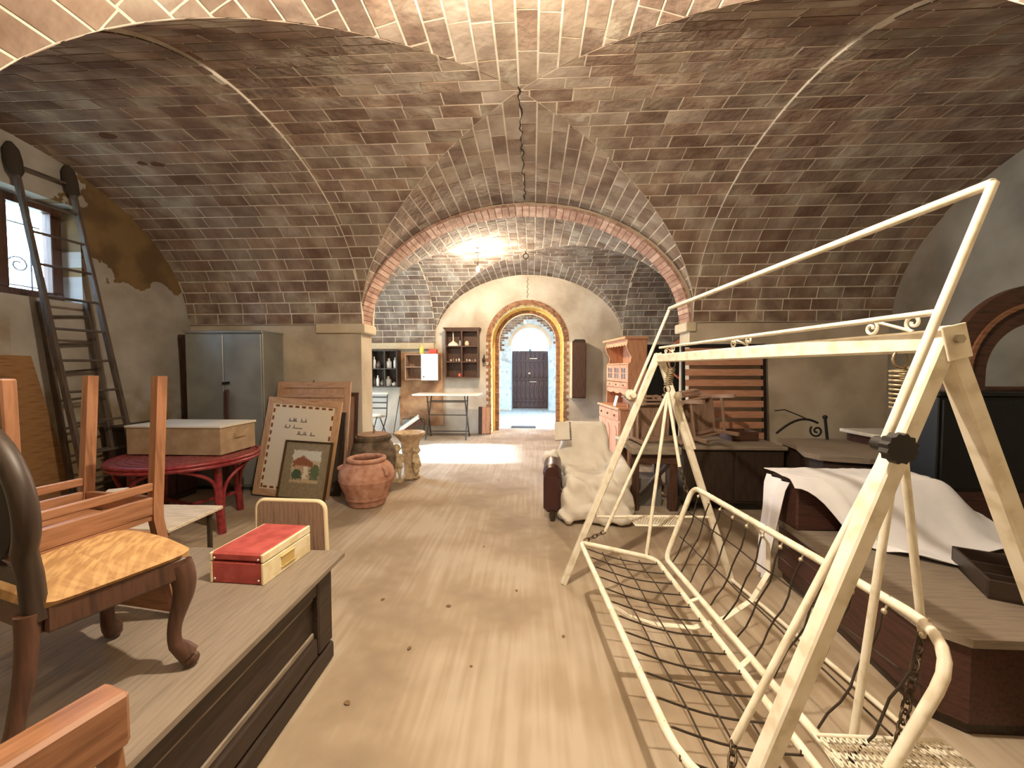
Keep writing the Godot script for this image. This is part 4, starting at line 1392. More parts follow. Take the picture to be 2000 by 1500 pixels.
func frames() -> void:
	var hz := func(kind: String): return [wood(kind, 0), wood(kind, 1)]
	# rearmost: two wooden panels leaning on the wall
	var o := thing("panel_frame", "thin wooden frame, rearmost of the stack leaning on the wall", "frame", Vector3.ZERO)
	o.transform = lean(Vector3(-2.93, 0.0, -4.98), Vector3(0.78, 0, 0.03), 0.1)
	frame_parts(o, 0.80, 1.19, 0.05, 0.03, hz.call("chestnut"))
	part("back_board", panel_quad(0.05, 0.05, 0.75, 1.14, 0.0, 0.008), wood("drift", 1), o)
	o = thing("panel_frame", "large brown wooden panel frame behind the white-backed picture", "frame", Vector3.ZERO)
	o.transform = lean(Vector3(-3.12, 0.0, -4.74), Vector3(0.95, 0, 0.03), 0.155)
	frame_parts(o, 0.955, 1.345, 0.08, 0.032, hz.call("tan"))
	part("back_board", panel_quad(0.08, 0.08, 0.875, 1.265, 0.0, 0.008), wood("tan", 1), o)
	var g := G.new()
	g.span(Vector3(0.08, 1.14, 0.0), Vector3(0.875, 1.2, 0.016), 0.003)
	part("cross_rail", g, wood("tan", 0), o)
	g = G.new()
	g.cyl(Vector3(0.47, 1.33, 0.01), Vector3(0.47, 1.36, 0.01), 0.008, -1.0, 8)
	part("hanging_pin", g, plain(c8(50, 40, 34), 0.5, 0.6), o)
	o = thing("picture_frame", "dark framed picture edge between the brown panel and the white-backed picture", "picture", Vector3.ZERO)
	o.transform = lean(Vector3(-3.02, 0.0, -4.6), Vector3(0.84, 0, 0.05), 0.17)
	frame_parts(o, 0.88, 0.98, 0.05, 0.03, hz.call("dark"))
	part("back_board", panel_quad(0.05, 0.05, 0.83, 0.93, 0.0, 0.008), plain(c8(70, 60, 50), 0.9), o)
	# the big one seen from behind: white card held by brown tape, with handwriting
	o = thing("picture_frame", "large picture turned to show its white backing with brown tape and handwriting", "picture", Vector3.ZERO)
	o.transform = lean(Vector3(-3.165, 0.0, -4.49), Vector3(0.948, 0, 0.08), 0.20) * Transform3D(Basis(Vector3.BACK, -0.06), Vector3(0, 0.03, 0))
	frame_parts(o, 0.95, 1.15, 0.075, 0.03, hz.call("pine"))
	part("backing_card", panel_quad(0.075, 0.075, 0.875, 1.075, 0.008, 0.008), image_mat(backing(), 0.9), o, "white card with brown tape and handwriting")
	# the small watercolour leaning on it
	o = thing("picture_frame", "small framed watercolour of a red-roofed house, foremost in the stack", "picture", Vector3.ZERO)
	o.transform = lean(Vector3(-2.81, 0.0, -4.385), Vector3(0.6, 0, 0.05), 0.24) * Transform3D(Basis(Vector3.BACK, -0.035), Vector3(0, 0.02, 0))
	frame_parts(o, 0.59, 0.66, 0.02, 0.03, [plain(c8(70, 52, 30), 0.4, 0.3), plain(c8(96, 72, 40), 0.4, 0.3)])
	part("picture", panel_quad(0.02, 0.02, 0.57, 0.64, 0.004, 0.008), image_mat(watercolour(), 0.5), o, "watercolour in a grey mount")

func backing() -> Image:
	var im := Image.create(400, 500, false, Image.FORMAT_RGB8)
	im.fill(c8(222, 208, 180))
	var tape := c8(120, 66, 28)
	for k in 9: im.fill_rect(Rect2i(14 + k * 43, 6, 26, 12), tape)
	for k in 11: im.fill_rect(Rect2i(4, 30 + k * 44, 12, 24), tape)
	for k in [0, 1, 2, 3]: im.fill_rect(Rect2i(384, 50 + k * 60, 12, 26), tape)
	for k in 4: im.fill_rect(Rect2i(20 + k * 43, 482, 26, 12), tape)
	# three lines of joined-up writing
	var rng := RandomNumberGenerator.new()
	rng.seed = 12
	for line in [[110, 100, 150, [7, 5]], [92, 140, 120, [4, 7]], [180, 175, 130, [7, 4]]]:
		var x: float = line[0]
		for word in line[3]:
			for ch in word:
				var tall := 26.0 if ch == 0 or rng.randf() < 0.25 else 9.0
				var wd := rng.randf_range(7, 11)
				for s in 60:
					var t := s / 59.0
					var px := x + wd * t + 3.0 * sin(t * TAU) + tall * 0.25 * sin(t * PI)
					var py: float = line[1] - tall * sin(t * PI) * (0.6 + 0.4 * cos(t * 9.0)) + 2.0 * sin(t * 12.0)
					im.fill_rect(Rect2i(int(px), int(py), 2, 2), c8(48, 38, 40))
				x += wd
			x += 18
	return im

func watercolour() -> Image:
	var n := FastNoiseLite.new()
	n.seed = 3; n.frequency = 0.05
	var im := Image.create(220, 240, false, Image.FORMAT_RGB8)
	for y in 240:
		for x in 220:
			var f := n.get_noise_2d(x, y)
			var g := n.get_noise_2d(x * 2.5 + 80, y * 2.5)
			var c := c8(132, 118, 92).lerp(c8(146, 132, 104), f + 0.5)
			var px := x - 40.0 + f * 10.0
			var py := y - 34.0 + g * 10.0
			if px > 0 and px < 140 and py > 0 and py < 140:
				c = c8(186, 168, 136)
				if py < 44: c = c8(206, 204, 190)
				var roof := 22.0 + absf(px - 50.0) * 0.55
				if py > roof and py < 74 and px > 6 and px < 100: c = c8(140, 88, 56)
				if py > 66 and py < 128 and px > 16 and px < 88: c = c8(196, 172, 140).lerp(c8(150, 116, 84), clampf(g + 0.3, 0, 1))
				if Vector2((px - 30.0) / 26.0, (py - 110.0) / 26.0).length() + g * 0.5 < 1.0: c = c8(74, 92, 66)
				if Vector2((px - 118.0) / 24.0, (py - 96.0) / 36.0).length() + g * 0.5 < 1.0: c = c8(92, 104, 72)
				if absf(px - 72.0) < 10 and absf(py - 96.0) < 26: c = c8(218, 206, 182)
				if py > 126: c = c8(188, 164, 126)
			im.set_pixel(x, y, c)
	return im

func pots() -> void:
	var terra := tri_mat("terracotta", ntex("terracotta", 0.012, [c8(156, 112, 92), c8(178, 130, 108), c8(188, 142, 120), c8(196, 156, 136)], 4, 512, 3), Vector3(1.4, 1.4, 1.4), 0.85, false, Color.WHITE, bump("vinyl", 0.15, 2.0), 0.3)
	var o := thing("terracotta_pot", "terracotta oil jar with wide open mouth and broken lug", "pot", Vector3(-1.72, 0, -4.31), 0.0)
	var g := G.new()
	g.lathe([Vector2(0.0, 0.0), Vector2(0.185, 0.0), Vector2(0.195, 0.02), Vector2(0.205, 0.075), Vector2(0.222, 0.08), Vector2(0.228, 0.1), Vector2(0.222, 0.115), Vector2(0.262, 0.2), Vector2(0.29, 0.28), Vector2(0.294, 0.285), Vector2(0.296, 0.3), Vector2(0.292, 0.31), Vector2(0.296, 0.34), Vector2(0.285, 0.39), Vector2(0.25, 0.44), Vector2(0.205, 0.47), Vector2(0.185, 0.476), Vector2(0.2, 0.482), Vector2(0.21, 0.5), Vector2(0.205, 0.52), Vector2(0.185, 0.525), Vector2(0.16, 0.52), Vector2(0.155, 0.49), Vector2(0.18, 0.46), Vector2(0.25, 0.38), Vector2(0.25, 0.25), Vector2(0.15, 0.03), Vector2(0.0, 0.03)], Transform3D(), 48)
	part("body", g, terra, o)
	g = G.new()
	g.tube([Vector3(-0.25, 0.40, 0.03), Vector3(-0.285, 0.40, 0.035), Vector3(-0.312, 0.405, 0.04)], [0.05, 0.035, 0.015], 10)
	part("broken_lug", g, terra, o)
	g = G.new()
	g.tube([Vector3(0.23, 0.44, 0.12), Vector3(0.265, 0.42, 0.14), Vector3(0.272, 0.36, 0.14)], 0.022, 8)
	part("handle", g, terra, o)
	var dark := tri_mat("old clay", ntex("old clay", 0.015, [c8(72, 60, 48), c8(98, 84, 68), c8(118, 104, 86)], 4, 256, 4), Vector3(2, 2, 2), 0.9, false)
	o = thing("clay_pot", "dark weathered clay jar with wooden lid behind the terracotta one", "pot", Vector3(-1.87, 0, -4.87))
	g = G.new()
	g.lathe([Vector2(0.0, 0.0), Vector2(0.17, 0.0), Vector2(0.18, 0.02), Vector2(0.25, 0.2), Vector2(0.275, 0.36), Vector2(0.27, 0.46), Vector2(0.235, 0.56), Vector2(0.2, 0.6), Vector2(0.205, 0.61), Vector2(0.218, 0.625), Vector2(0.218, 0.655), Vector2(0.205, 0.67), Vector2(0.17, 0.67), Vector2(0.165, 0.6), Vector2(0.0, 0.58)], Transform3D(), 40)
	part("body", g, dark, o)
	g = G.new()
	g.lathe([Vector2(0.0, 0.668), Vector2(0.19, 0.668), Vector2(0.192, 0.682), Vector2(0.18, 0.69), Vector2(0.0, 0.694)], Transform3D(), 36)
	part("lid", g, wood("drift", 0), o, "round wooden lid")
	g = G.new()
	g.cyl(Vector3(0.01, 0.69, 0), Vector3(0.01, 0.75, 0), 0.012)
	part("lid_stick", g, wood("drift", 1), o)
	# stone planter carried by cherubs
	var stone := tri_mat("cast stone", ntex("cast stone", 0.02, [c8(176, 152, 118), c8(204, 184, 150), c8(220, 204, 174)], 4, 256, 5), Vector3(2.5, 2.5, 2.5), 0.9, false)
	o = thing("stone_planter", "cast stone planter with two cherub figures beside the jars", "planter", Vector3(-1.62, 0, -5.28), 0.0)
	g = G.new()
	g.lathe([Vector2(0, 0.0), Vector2(0.13, 0.0), Vector2(0.13, 0.03), Vector2(0.1, 0.06), Vector2(0.09, 0.2), Vector2(0.11, 0.36), Vector2(0.13, 0.5), Vector2(0.16, 0.55), Vector2(0.205, 0.595), Vector2(0.215, 0.625), Vector2(0.2, 0.635), Vector2(0.16, 0.6), Vector2(0.1, 0.56), Vector2(0, 0.55)], Transform3D(Basis(), Vector3(0.06, 0, -0.08)), 36)
	part("bowl", g, tri_mat("clay bowl", ntex("clay bowl", 0.02, [c8(170, 144, 116), c8(192, 168, 138), c8(208, 186, 156)], 4, 256, 5), Vector3(2, 2, 2), 0.9, false), o)
	var fig := G.new()
	fig.nets(cherub, Vector3(-0.12, -0.01, -0.1), Vector3(0.12, 0.5, 0.1), 0.0085)
	var a := part("cherub", fig, stone, o)
	a.position = Vector3(-0.06, 0.04, 0.1)
	a.rotation.y = 0.2
	var b := a.duplicate() as MeshInstance3D
	b.name = "cherub"
	o.add_child(b, true)
	b.position = Vector3(0.16, 0.03, 0.0); b.rotation.y = 1.3; b.scale = Vector3.ONE * 0.95
	g = G.new()
	g.span(Vector3(-0.16, 0, 0.03), Vector3(0.035, 0.045, 0.19), 0.01)
	part("plinth", g, stone, o)

func cap(p: Vector3, a: Vector3, b: Vector3, r0: float, r1: float) -> float:
	var ab := b - a
	var t := clampf((p - a).dot(ab) / ab.length_squared(), 0.0, 1.0)
	return p.distance_to(a + ab * t) - lerpf(r0, r1, t)

func smin(a: float, b: float, k: float) -> float:
	var h := maxf(k - absf(a - b), 0.0) / k
	return minf(a, b) - h * h * k * 0.25

func cherub(p: Vector3) -> float:      # a standing child, weight on one leg, arm across the belly
	var d := cap(p, Vector3(0.0, 0.2, 0.0), Vector3(-0.005, 0.3, -0.005), 0.048, 0.045)      # trunk
	d = smin(d, (p - Vector3(0.0, 0.215, 0.02)).length() - 0.05, 0.03)               # belly
	d = smin(d, cap(p, Vector3(0.026, 0.18, 0), Vector3(0.03, 0.1, 0.014), 0.034, 0.025), 0.02)
	d = smin(d, cap(p, Vector3(0.03, 0.1, 0.014), Vector3(0.036, 0.02, 0.0), 0.024, 0.016), 0.015)
	d = smin(d, cap(p, Vector3(-0.026, 0.18, 0), Vector3(-0.036, 0.1, 0.02), 0.034, 0.025), 0.02)
	d = smin(d, cap(p, Vector3(-0.036, 0.1, 0.02), Vector3(-0.03, 0.02, -0.012), 0.024, 0.016), 0.015)
	d = smin(d, cap(p, Vector3(0.036, 0.012, 0.0), Vector3(0.046, 0.01, 0.035), 0.014, 0.011), 0.01)
	d = smin(d, cap(p, Vector3(-0.03, 0.012, -0.01), Vector3(-0.042, 0.01, 0.026), 0.014, 0.011), 0.01)
	d = smin(d, cap(p, Vector3(-0.048, 0.31, 0), Vector3(-0.078, 0.245, 0.01), 0.022, 0.018), 0.02)     # arms
	d = smin(d, cap(p, Vector3(-0.078, 0.245, 0.01), Vector3(-0.03, 0.205, 0.062), 0.018, 0.012), 0.012)
	d = smin(d, cap(p, Vector3(0.048, 0.31, 0), Vector3(0.08, 0.25, 0.0), 0.022, 0.018), 0.02)
	d = smin(d, cap(p, Vector3(0.08, 0.25, 0.0), Vector3(0.05, 0.19, 0.045), 0.018, 0.012), 0.012)
	d = smin(d, cap(p, Vector3(-0.06, 0.19, 0.03), Vector3(0.06, 0.165, 0.03), 0.02, 0.024), 0.02)         # drape round the hips
	d = smin(d, cap(p, Vector3(0, 0.33, 0), Vector3(0, 0.36, 0.004), 0.022, 0.024), 0.015)
	var h := Vector3(-0.004, 0.405, 0.008)
	d = smin(d, ((p - h) / Vector3(0.052, 0.06, 0.056)).length() * 0.054 - 0.054, 0.012)
	d = smin(d, (p - Vector3(-0.004, 0.392, 0.066)).length() - 0.009, 0.012)          # nose
	d = smin(d, (p - Vector3(0.02, 0.388, 0.05)).length() - 0.018, 0.015)            # cheeks
	d = smin(d, (p - Vector3(-0.028, 0.388, 0.05)).length() - 0.018, 0.015)
	d = smin(d, (p - Vector3(-0.004, 0.362, 0.052)).length() - 0.012, 0.012)          # chin
	d = maxf(d, -((p - Vector3(0.016, 0.408, 0.066)).length() - 0.009))              # eye hollows
	d = maxf(d, -((p - Vector3(-0.024, 0.408, 0.066)).length() - 0.009))
	for s in [-1.0, 1.0]:
		d = smin(d, (p - Vector3(s * 0.054 - 0.004, 0.4, 0.0)).length() - 0.012, 0.008)
	if p.y > 0.4:       # curls
		d -= 0.004 * sin(p.x * 190.0) * sin(p.y * 170.0) * sin(p.z * 180.0) * smoothstep(0.4, 0.43, p.y)
	return d

# ------------------------------------------------------------------ the far bay
func open_shelf(o: Node3D, w: float, h: float, d: float, cols: int, rows: int, m: Array, cornice := false) -> void:
	var g := G.new()
	g.span(Vector3(-w / 2, 0, -d / 2), Vector3(w / 2, h, -d / 2 + 0.012), 0.0)
	part("back_panel", g, m[1], o)
	for sx in [-w / 2, w / 2 - 0.025]:
		g = G.new()
		g.span(Vector3(sx, 0, -d / 2), Vector3(sx + 0.025, h, d / 2), 0.003)
		part("side_panel", g, m[1], o)
	for k in range(1, cols):
		g = G.new()
		var x := -w / 2 + w * k / cols
		g.span(Vector3(x - 0.014, 0.02, -d / 2 + 0.01), Vector3(x + 0.014, h - 0.02, d / 2 - 0.005), 0.003)
		part("divider", g, m[1], o)
	for k in rows + 1:
		g = G.new()
		var y := (h - 0.025) * k / rows
		g.span(Vector3(-w / 2 + 0.02, y, -d / 2 + 0.01), Vector3(w / 2 - 0.02, y + 0.025, d / 2 - 0.004), 0.003)
		part("shelf", g, m[0], o)
	if cornice:
		for k in 3:
			g = G.new()
			g.span(Vector3(-w / 2 - 0.015 * k - 0.01, h + 0.02 * k - 0.005, -d / 2), Vector3(w / 2 + 0.015 * k + 0.01, h + 0.02 * k + 0.015, d / 2 + 0.015 * k + 0.01), 0.003)
			part("cornice", g, m[0], o)

func bottle_shape(r: float, h: float, neck: float) -> Array:
	return [Vector2(0, 0), Vector2(r, 0), Vector2(r, h * 0.6), Vector2(r * 0.9, h * 0.68), Vector2(neck, h * 0.8), Vector2(neck, h), Vector2(0, h)]

func far_bay() -> void:
	var o := thing("wall_cupboard", "open brown wall cupboard with cornice and six compartments left of the doorway", "cupboard", Vector3(-1.46, 1.28, -8.97))
	open_shelf(o, 0.74, 1.06, 0.25, 2, 3, [wood("chestnut", 0), wood("chestnut", 1)], true)
	var white := plain(c8(228, 222, 206), 0.6)
	var g := G.new()
	g.lathe([Vector2(0.12, 0.0), Vector2(0.12, 0.025), Vector2(0.09, 0.06), Vector2(0.03, 0.1), Vector2(0.014, 0.13), Vector2(0.008, 0.31), Vector2(0, 0.31)], Transform3D(), 20)
	single("funnel", g, white, "white enamel funnel standing upside down in the top left compartment of the brown cupboard", "funnel", Vector3(-1.67, 1.995, -8.95))
	var small := [["glass_jar", Vector3(-1.51, 1.995, -8.94), 0.03, 0.12, c8(170, 176, 176), "small glass jar in the top left compartment of the brown cupboard", "jar"], ["pot", Vector3(-1.36, 1.995, -8.94), 0.05, 0.11, c8(224, 210, 180), "round cream pot in the top right compartment of the brown cupboard", "pot"], ["box", Vector3(-1.52, 1.305, -8.93), 0.04, 0.08, c8(214, 92, 70), "small orange tub in the bottom left compartment of the brown cupboard", "tub"]]
	for q in small:
		g = G.new()
		g.lathe(bottle_shape(q[2], q[3], q[2] * 0.6), Transform3D(), 14)
		single(q[0] if q[0] != "box" else "tub", g, plain(q[4], 0.4), q[5], q[6], q[1])
	for k in 9:      # odds and ends along the middle shelf
		g = G.new()
		g.lathe(bottle_shape(randf_range(0.015, 0.026), randf_range(0.03, 0.07), 0.012), Transform3D(), 10)
		single("trinket", g, plain([c8(214, 204, 190), c8(150, 110, 90), c8(180, 176, 170)][k % 3], 0.5), ["small cream trinket, first from the left on the middle shelf of the brown cupboard", "brown trinket, second from the left on the middle shelf of the brown cupboard", "grey trinket, third from the left on the middle shelf of the brown cupboard", "cream trinket left of the divider on the middle shelf of the brown cupboard", "brown trinket just left of the divider on the middle shelf of the brown cupboard", "grey trinket just right of the divider on the middle shelf of the brown cupboard", "cream trinket, third from the right on the middle shelf of the brown cupboard", "brown trinket, second from the right on the middle shelf of the brown cupboard", "grey trinket at the right end of the middle shelf of the brown cupboard"][k], "trinket", Vector3(-1.72 + 0.062 * k + (0.05 if k > 4 else 0.0), 1.65, -8.93), 0.0, "trinkets on the middle shelf")
	# iron wall lamp between cupboard and doorway
	o = thing("wall_bracket", "small iron bracket lantern on the wall left of the doorway", "lantern", Vector3(-0.985, 1.62, -9.04))
	g = G.new()
	g.tube([Vector3(0, 0.16, -0.04), Vector3(0, 0.18, 0.02), Vector3(0, 0.12, 0.05)], 0.008, 6)
	part("arm", g, plain(c8(40, 32, 28), 0.6, 0.5), o)
	g = G.new()
	g.lathe([Vector2(0, 0), Vector2(0.03, 0.01), Vector2(0.045, 0.06), Vector2(0.03, 0.1), Vector2(0.01, 0.13), Vector2(0, 0.13)], Transform3D(Basis(), Vector3(0, 0, 0.05)), 8)
	part("lantern_body", g, plain(c8(60, 46, 38), 0.5, 0.4), o)
	# hardboard behind the cabinet
	g = G.new()
	g.box(Transform3D(Basis(Vector3.RIGHT, -0.02), Vector3(0, 0.83, 0)), Vector3(1.0, 1.66, 0.012), 0.0)
	single("wall_board", g, tri_mat("hardboard", ntex("hardboard", 0.006, [c8(136, 96, 66), c8(164, 122, 88), c8(182, 142, 108)], 5, 512, 14), Vector3(0.8, 0.8, 0.8), 0.85), "stained brown hardboard sheet on the far wall behind the white-doored cabinet", "board", Vector3(-2.43, 0.19, -9.06))
	o = thing("wall_cabinet", "small wall cabinet with open left half and white door on the right", "cabinet", Vector3(-2.345, 1.24, -8.90))
	open_shelf(o, 0.74, 0.57, 0.28, 2, 2, [wood("drift", 0), wood("drift", 1)])
	g = G.new()
	g.span(Vector3(0.0, -0.01, 0.14), Vector3(0.375, 0.575, 0.16), 0.004)
	var dr := part("door", g, plain(c8(236, 230, 224), 0.45), o, "white door")
	g = G.new()
	g.ball(Vector3(0.06, 0.07, 0.17), Vector3(0.014, 0.014, 0.014))
	part("knob", g, plain(c8(60, 54, 48), 0.4, 0.5), dr)
	g = G.new()
	g.lathe(bottle_shape(0.05, 0.21, 0.016), Transform3D(), 16)
	single("bottle", g, plain(c8(226, 214, 110), 0.4), "yellow plastic bottle on top of the white-doored wall cabinet", "bottle", Vector3(-2.36, 1.812, -8.86))
	g = G.new()
	g.bx(Vector3(0, 0.055, 0), Vector3(0.17, 0.11, 0.12), 0.004)
	single("tin_box", g, plain(c8(206, 74, 62), 0.5), "red box on top of the white-doored wall cabinet", "box", Vector3(-2.10, 1.812, -8.86))
	# black shelf unit
	o = thing("wall_shelf", "cluttered dark wall shelf unit half hidden by the left pier", "shelf", Vector3(-3.33, 1.07, -8.93))
	open_shelf(o, 0.86, 0.83, 0.27, 3, 2, [wood("dark", 0), wood("dark", 1)], false)
	var cl := [[-3.46, 0, 0.05, 0.2, c8(80, 70, 62)], [-3.38, 0, 0.035, 0.24, c8(210, 210, 206)], [-3.27, 0, 0.05, 0.14, c8(120, 110, 100)], [-3.14, 0, 0.07, 0.22, c8(150, 146, 138)], [-3.0, 0, 0.06, 0.1, c8(170, 164, 156)], [-3.46, 1, 0.04, 0.26, c8(226, 228, 230)], [-3.36, 1, 0.05, 0.16, c8(90, 76, 70)], [-3.12, 1, 0.06, 0.22, c8(176, 172, 166)], [-2.98, 1, 0.035, 0.24, c8(218, 220, 220)]]
	for k in cl.size():
		var q: Array = cl[k]
		g = G.new()
		g.lathe(bottle_shape(q[2], q[3], q[2] * 0.4), Transform3D(), 14)
		single("bottle", g, plain(q[4], 0.35), ["dark jar standing left on the lower board of the dark wall shelf", "white bottle on the lower board of the dark wall shelf", "brown jar on the lower board of the dark wall shelf, beside the divider", "large grey jar on the lower board of the dark wall shelf", "short grey jar at the lower right end of the dark wall shelf", "tall white bottle at the upper left of the dark wall shelf", "dark squat bottle at the upper left of the dark wall shelf", "grey jar in the upper right part of the dark wall shelf", "slim white bottle at the upper right end of the dark wall shelf"][k], "bottle", Vector3(q[0], 1.096 + 0.4025 * q[1], -8.9), 0.0, "bottles on the dark wall shelf")
	# folding trestle table
	o = thing("trestle_table", "folding table with white top on dark metal legs before the far wall", "table", Vector3(-1.70, 0, -8.5))
	g = G.new()
	g.span(Vector3(-0.7, 0.925, -0.27), Vector3(0.7, 0.96, 0.27), 0.006)
	part("top", g, plain(c8(232, 220, 202), 0.6), o, "white board top")
	var iron := plain(c8(66, 60, 54), 0.5, 0.5)
	for sx in [-0.43, 0.42]:
		for sd in [-1.0, 1.0]:
			g = G.new()
			g.tube([Vector3(sx, 0.0, sd * 0.24), Vector3(sx * 0.97, 0.47, 0.0), Vector3(sx * 0.93, 0.925, -sd * 0.2)], 0.014, 8)
			part("leg", g, iron, o)
	for q in [[0.79, -0.16], [0.79, 0.16], [0.5, 0.02], [0.12, 0.18], [0.12, -0.18]]:
		g = G.new()
		g.cyl(Vector3(-0.42, q[0], q[1]), Vector3(0.41, q[0], q[1]), 0.011, -1.0, 8)
		part("cross_bar", g, iron, o)
	# slatted garden chair and little round table by the pier
	o = thing("garden_chair", "dark metal garden chair with slatted back near the left pier", "chair", Vector3(-3.30, 0, -8.45))
	for sx in [-0.21, 0.21]:
		for sd in [-1.0, 1.0]:
			g = G.new()
			g.tube([Vector3(sx, 0, sd * 0.2), Vector3(sx, 0.44, -sd * 0.18)], 0.012, 7)
			part("leg", g, iron, o)
		g = G.new()
		g.tube([Vector3(sx, 0.44, -0.18), Vector3(sx, 0.94, -0.26)], 0.012, 7)
		part("back_post", g, iron, o)
	for k in 3:
		g = G.new()
		g.bar(Vector3(-0.21, 0.62 + 0.12 * k, -0.21 - 0.02 * k), Vector3(0.21, 0.62 + 0.12 * k, -0.21 - 0.02 * k), 0.012, 0.03, 0.002)
		part("back_slat", g, iron, o)
	g = G.new()
	g.bar(Vector3(-0.22, 0.94, -0.26), Vector3(0.22, 0.94, -0.26), 0.03, 0.04, 0.006)
	part("top_rail", g, plain(c8(216, 204, 190), 0.6), o)
	for k in 5:
		g = G.new()
		g.bar(Vector3(-0.21, 0.45, -0.16 + 0.08 * k), Vector3(0.21, 0.45, -0.16 + 0.08 * k), 0.06, 0.016, 0.003)
		part("seat_slat", g, wood("grey", 0), o)
	o = thing("side_table", "small pale round folding table beside the dark garden chair", "table", Vector3(-3.22, 0, -7.9))
	g = G.new()
	g.lathe([Vector2(0, 0.54), Vector2(0.28, 0.54), Vector2(0.285, 0.555), Vector2(0.28, 0.565), Vector2(0, 0.565)], Transform3D(), 32)
	part("top", g, plain(c8(220, 206, 184), 0.6), o)
	for sx in [-0.14, 0.14]:
		for sd in [-1.0, 1.0]:
			g = G.new()
			g.tube([Vector3(sx, 0, sd * 0.2), Vector3(sx, 0.54, -sd * 0.18)], 0.011, 7)
			part("leg", g, iron, o)
	g = G.new()
	g.bar(Vector3(-3.02, 0, -8.85), Vector3(-2.93, 0.86, -9.04), 0.016, 0.016, 0.002, Vector3.BACK)
	single("cane", g, wood("dark", 1), "thin dark cane leaning on the far wall beside the hardboard sheet", "cane")
	# carrying case and a tilted white box on the floor
	o = thing("carrying_case", "dark-edged upright carrying case on the floor below the hardboard", "case", Vector3(-2.58, 0, -8.9), 0.1)
	g = G.new()
	g.span(Vector3(-0.24, 0, -0.05), Vector3(0.24, 0.35, 0.05), 0.012)
	part("body", g, plain(c8(150, 142, 130), 0.7), o)
	g = G.new()
	g.tube([Vector3(-0.24, 0.012, 0), Vector3(-0.24, 0.35, 0), Vector3(0.24, 0.35, 0), Vector3(0.24, 0.012, 0)], 0.014, 6)
	part("edge", g, plain(c8(40, 34, 30), 0.6), o)
	g = G.new()
	g.tube([Vector3(-0.07, 0.355, 0), Vector3(-0.06, 0.395, 0), Vector3(0.06, 0.395, 0), Vector3(0.07, 0.355, 0)], 0.01, 6)
	part("handle", g, plain(c8(40, 34, 30), 0.6), o)
	o = thing("tool_box", "white-lidded wooden box tipped up against the carrying case", "box", Vector3(-2.66, 0.045, -8.6))
	o.rotation = Vector3(0.1, 0.25, 0.62)
	g = G.new()
	g.span(Vector3(-0.02, 0.0, -0.12), Vector3(0.46, 0.13, 0.12), 0.005)
	part("body", g, wood("chestnut", 0), o)
	g = G.new()
	g.span(Vector3(-0.03, 0.135, -0.13), Vector3(0.47, 0.185, 0.13), 0.005)
	part("lid", g, plain(c8(232, 226, 216), 0.6), o, "white lid")
	for k in 3:
		g = G.new()
		g.box(Transform3D(Basis(Vector3.RIGHT, -0.07), Vector3(-1.07 + 0.09 * k, 0.32, -8.98 + 0.0 * k)), Vector3(0.083, 0.62 - 0.02 * k, 0.022), 0.003)
		single("plank", g, wood(["red", "slat", "slat"][k], 1), ["dark red plank, leftmost of three leaning beside the doorway", "brown plank, middle of three leaning beside the doorway", "brown plank nearest the doorway of three leaning on the far wall"][k], "plank")
	# tall narrow cabinet right of the doorway
	o = thing("wall_cabinet", "tall narrow dark brown wall cabinet right of the doorway", "cabinet", Vector3(1.10, 0.85, -8.86))
	g = G.new()
	g.span(Vector3(-0.14, 0, -0.23), Vector3(0.15, 1.22, 0.13), 0.006)
	part("body", g, wood("chestnut", 1), o)
	g = G.new()
	g.span(Vector3(-0.135, 0.02, 0.13), Vector3(0.145, 1.2, 0.15), 0.005)
	part("door", g, wood("chestnut", 1), o)
	g = G.new()
	g.span(Vector3(-0.155, 0.0, -0.22), Vector3(-0.14, 1.22, 0.15), 0.003)  # light from the passage is put into the cream colour of this side
	part("side_panel", g, plain(c8(232, 214, 176), 0.6), o, "side facing the doorway, passage light painted on as pale cream")
	g = G.new()
	g.prism([Vector2(-0.14, 0), Vector2(0.15, 0), Vector2(0.12, 0.05), Vector2(-0.08, 0.05)], Transform3D(Basis(), Vector3(0, 1.22, -0.12)), 0.24)
	part("top", g, wood("dark", 0), o)
	dresser()
	# dark wardrobe in the right arm
	o = thing("wardrobe", "tall black-brown wardrobe in the shadow behind the dresser", "wardrobe", Vector3(2.5, 0, -7.75))
	g = G.new()
	g.span(Vector3(-0.62, 0.06, -0.28), Vector3(0.62, 1.86, 0.26), 0.006)
	part("body", g, wood("black", 1), o)
	g = G.new()
	g.span(Vector3(-0.66, 1.86, -0.3), Vector3(0.66, 1.93, 0.31), 0.015)
	part("cornice", g, wood("black", 0), o)
	g = G.new()
	g.span(Vector3(-0.6, 0, -0.27), Vector3(0.6, 0.06, 0.24), 0.004)
	part("plinth", g, wood("black", 0), o)
	for sx in [[-0.6, -0.005], [0.005, 0.6]]:
		g = G.new()
		g.span(Vector3(sx[0], 0.1, 0.258), Vector3(sx[1], 1.84, 0.285), 0.006)
		var d := part("door", g, wood("black", 1), o)
		g = G.new()
		g.span(Vector3(sx[0] + 0.1, 0.25, 0.283), Vector3(sx[1] - 0.1, 1.7, 0.295), 0.006)
		part("door_panel", g, wood("black", 1), d)
	o = thing("hoop", "thin orange hoop hanging behind the right pier", "hoop", Vector3(2.245, 1.62, -5.555))
	g = G.new()
	var p := []
	for k in 40: p.append(Vector3(0.3 * cos(TAU * k / 40), 0.3 * sin(TAU * k / 40), 0))
	g.tube(p, 0.013, 8, false, true)
	part("ring", g, plain(c8(196, 104, 74), 0.5), o)
	g = G.new()
	g.cyl(Vector3(0, 0.285, 0.05), Vector3(0, 0.285, -0.02), 0.006, -1.0, 6)
	part("nail", g, plain(c8(60, 54, 48), 0.5, 0.6), o)

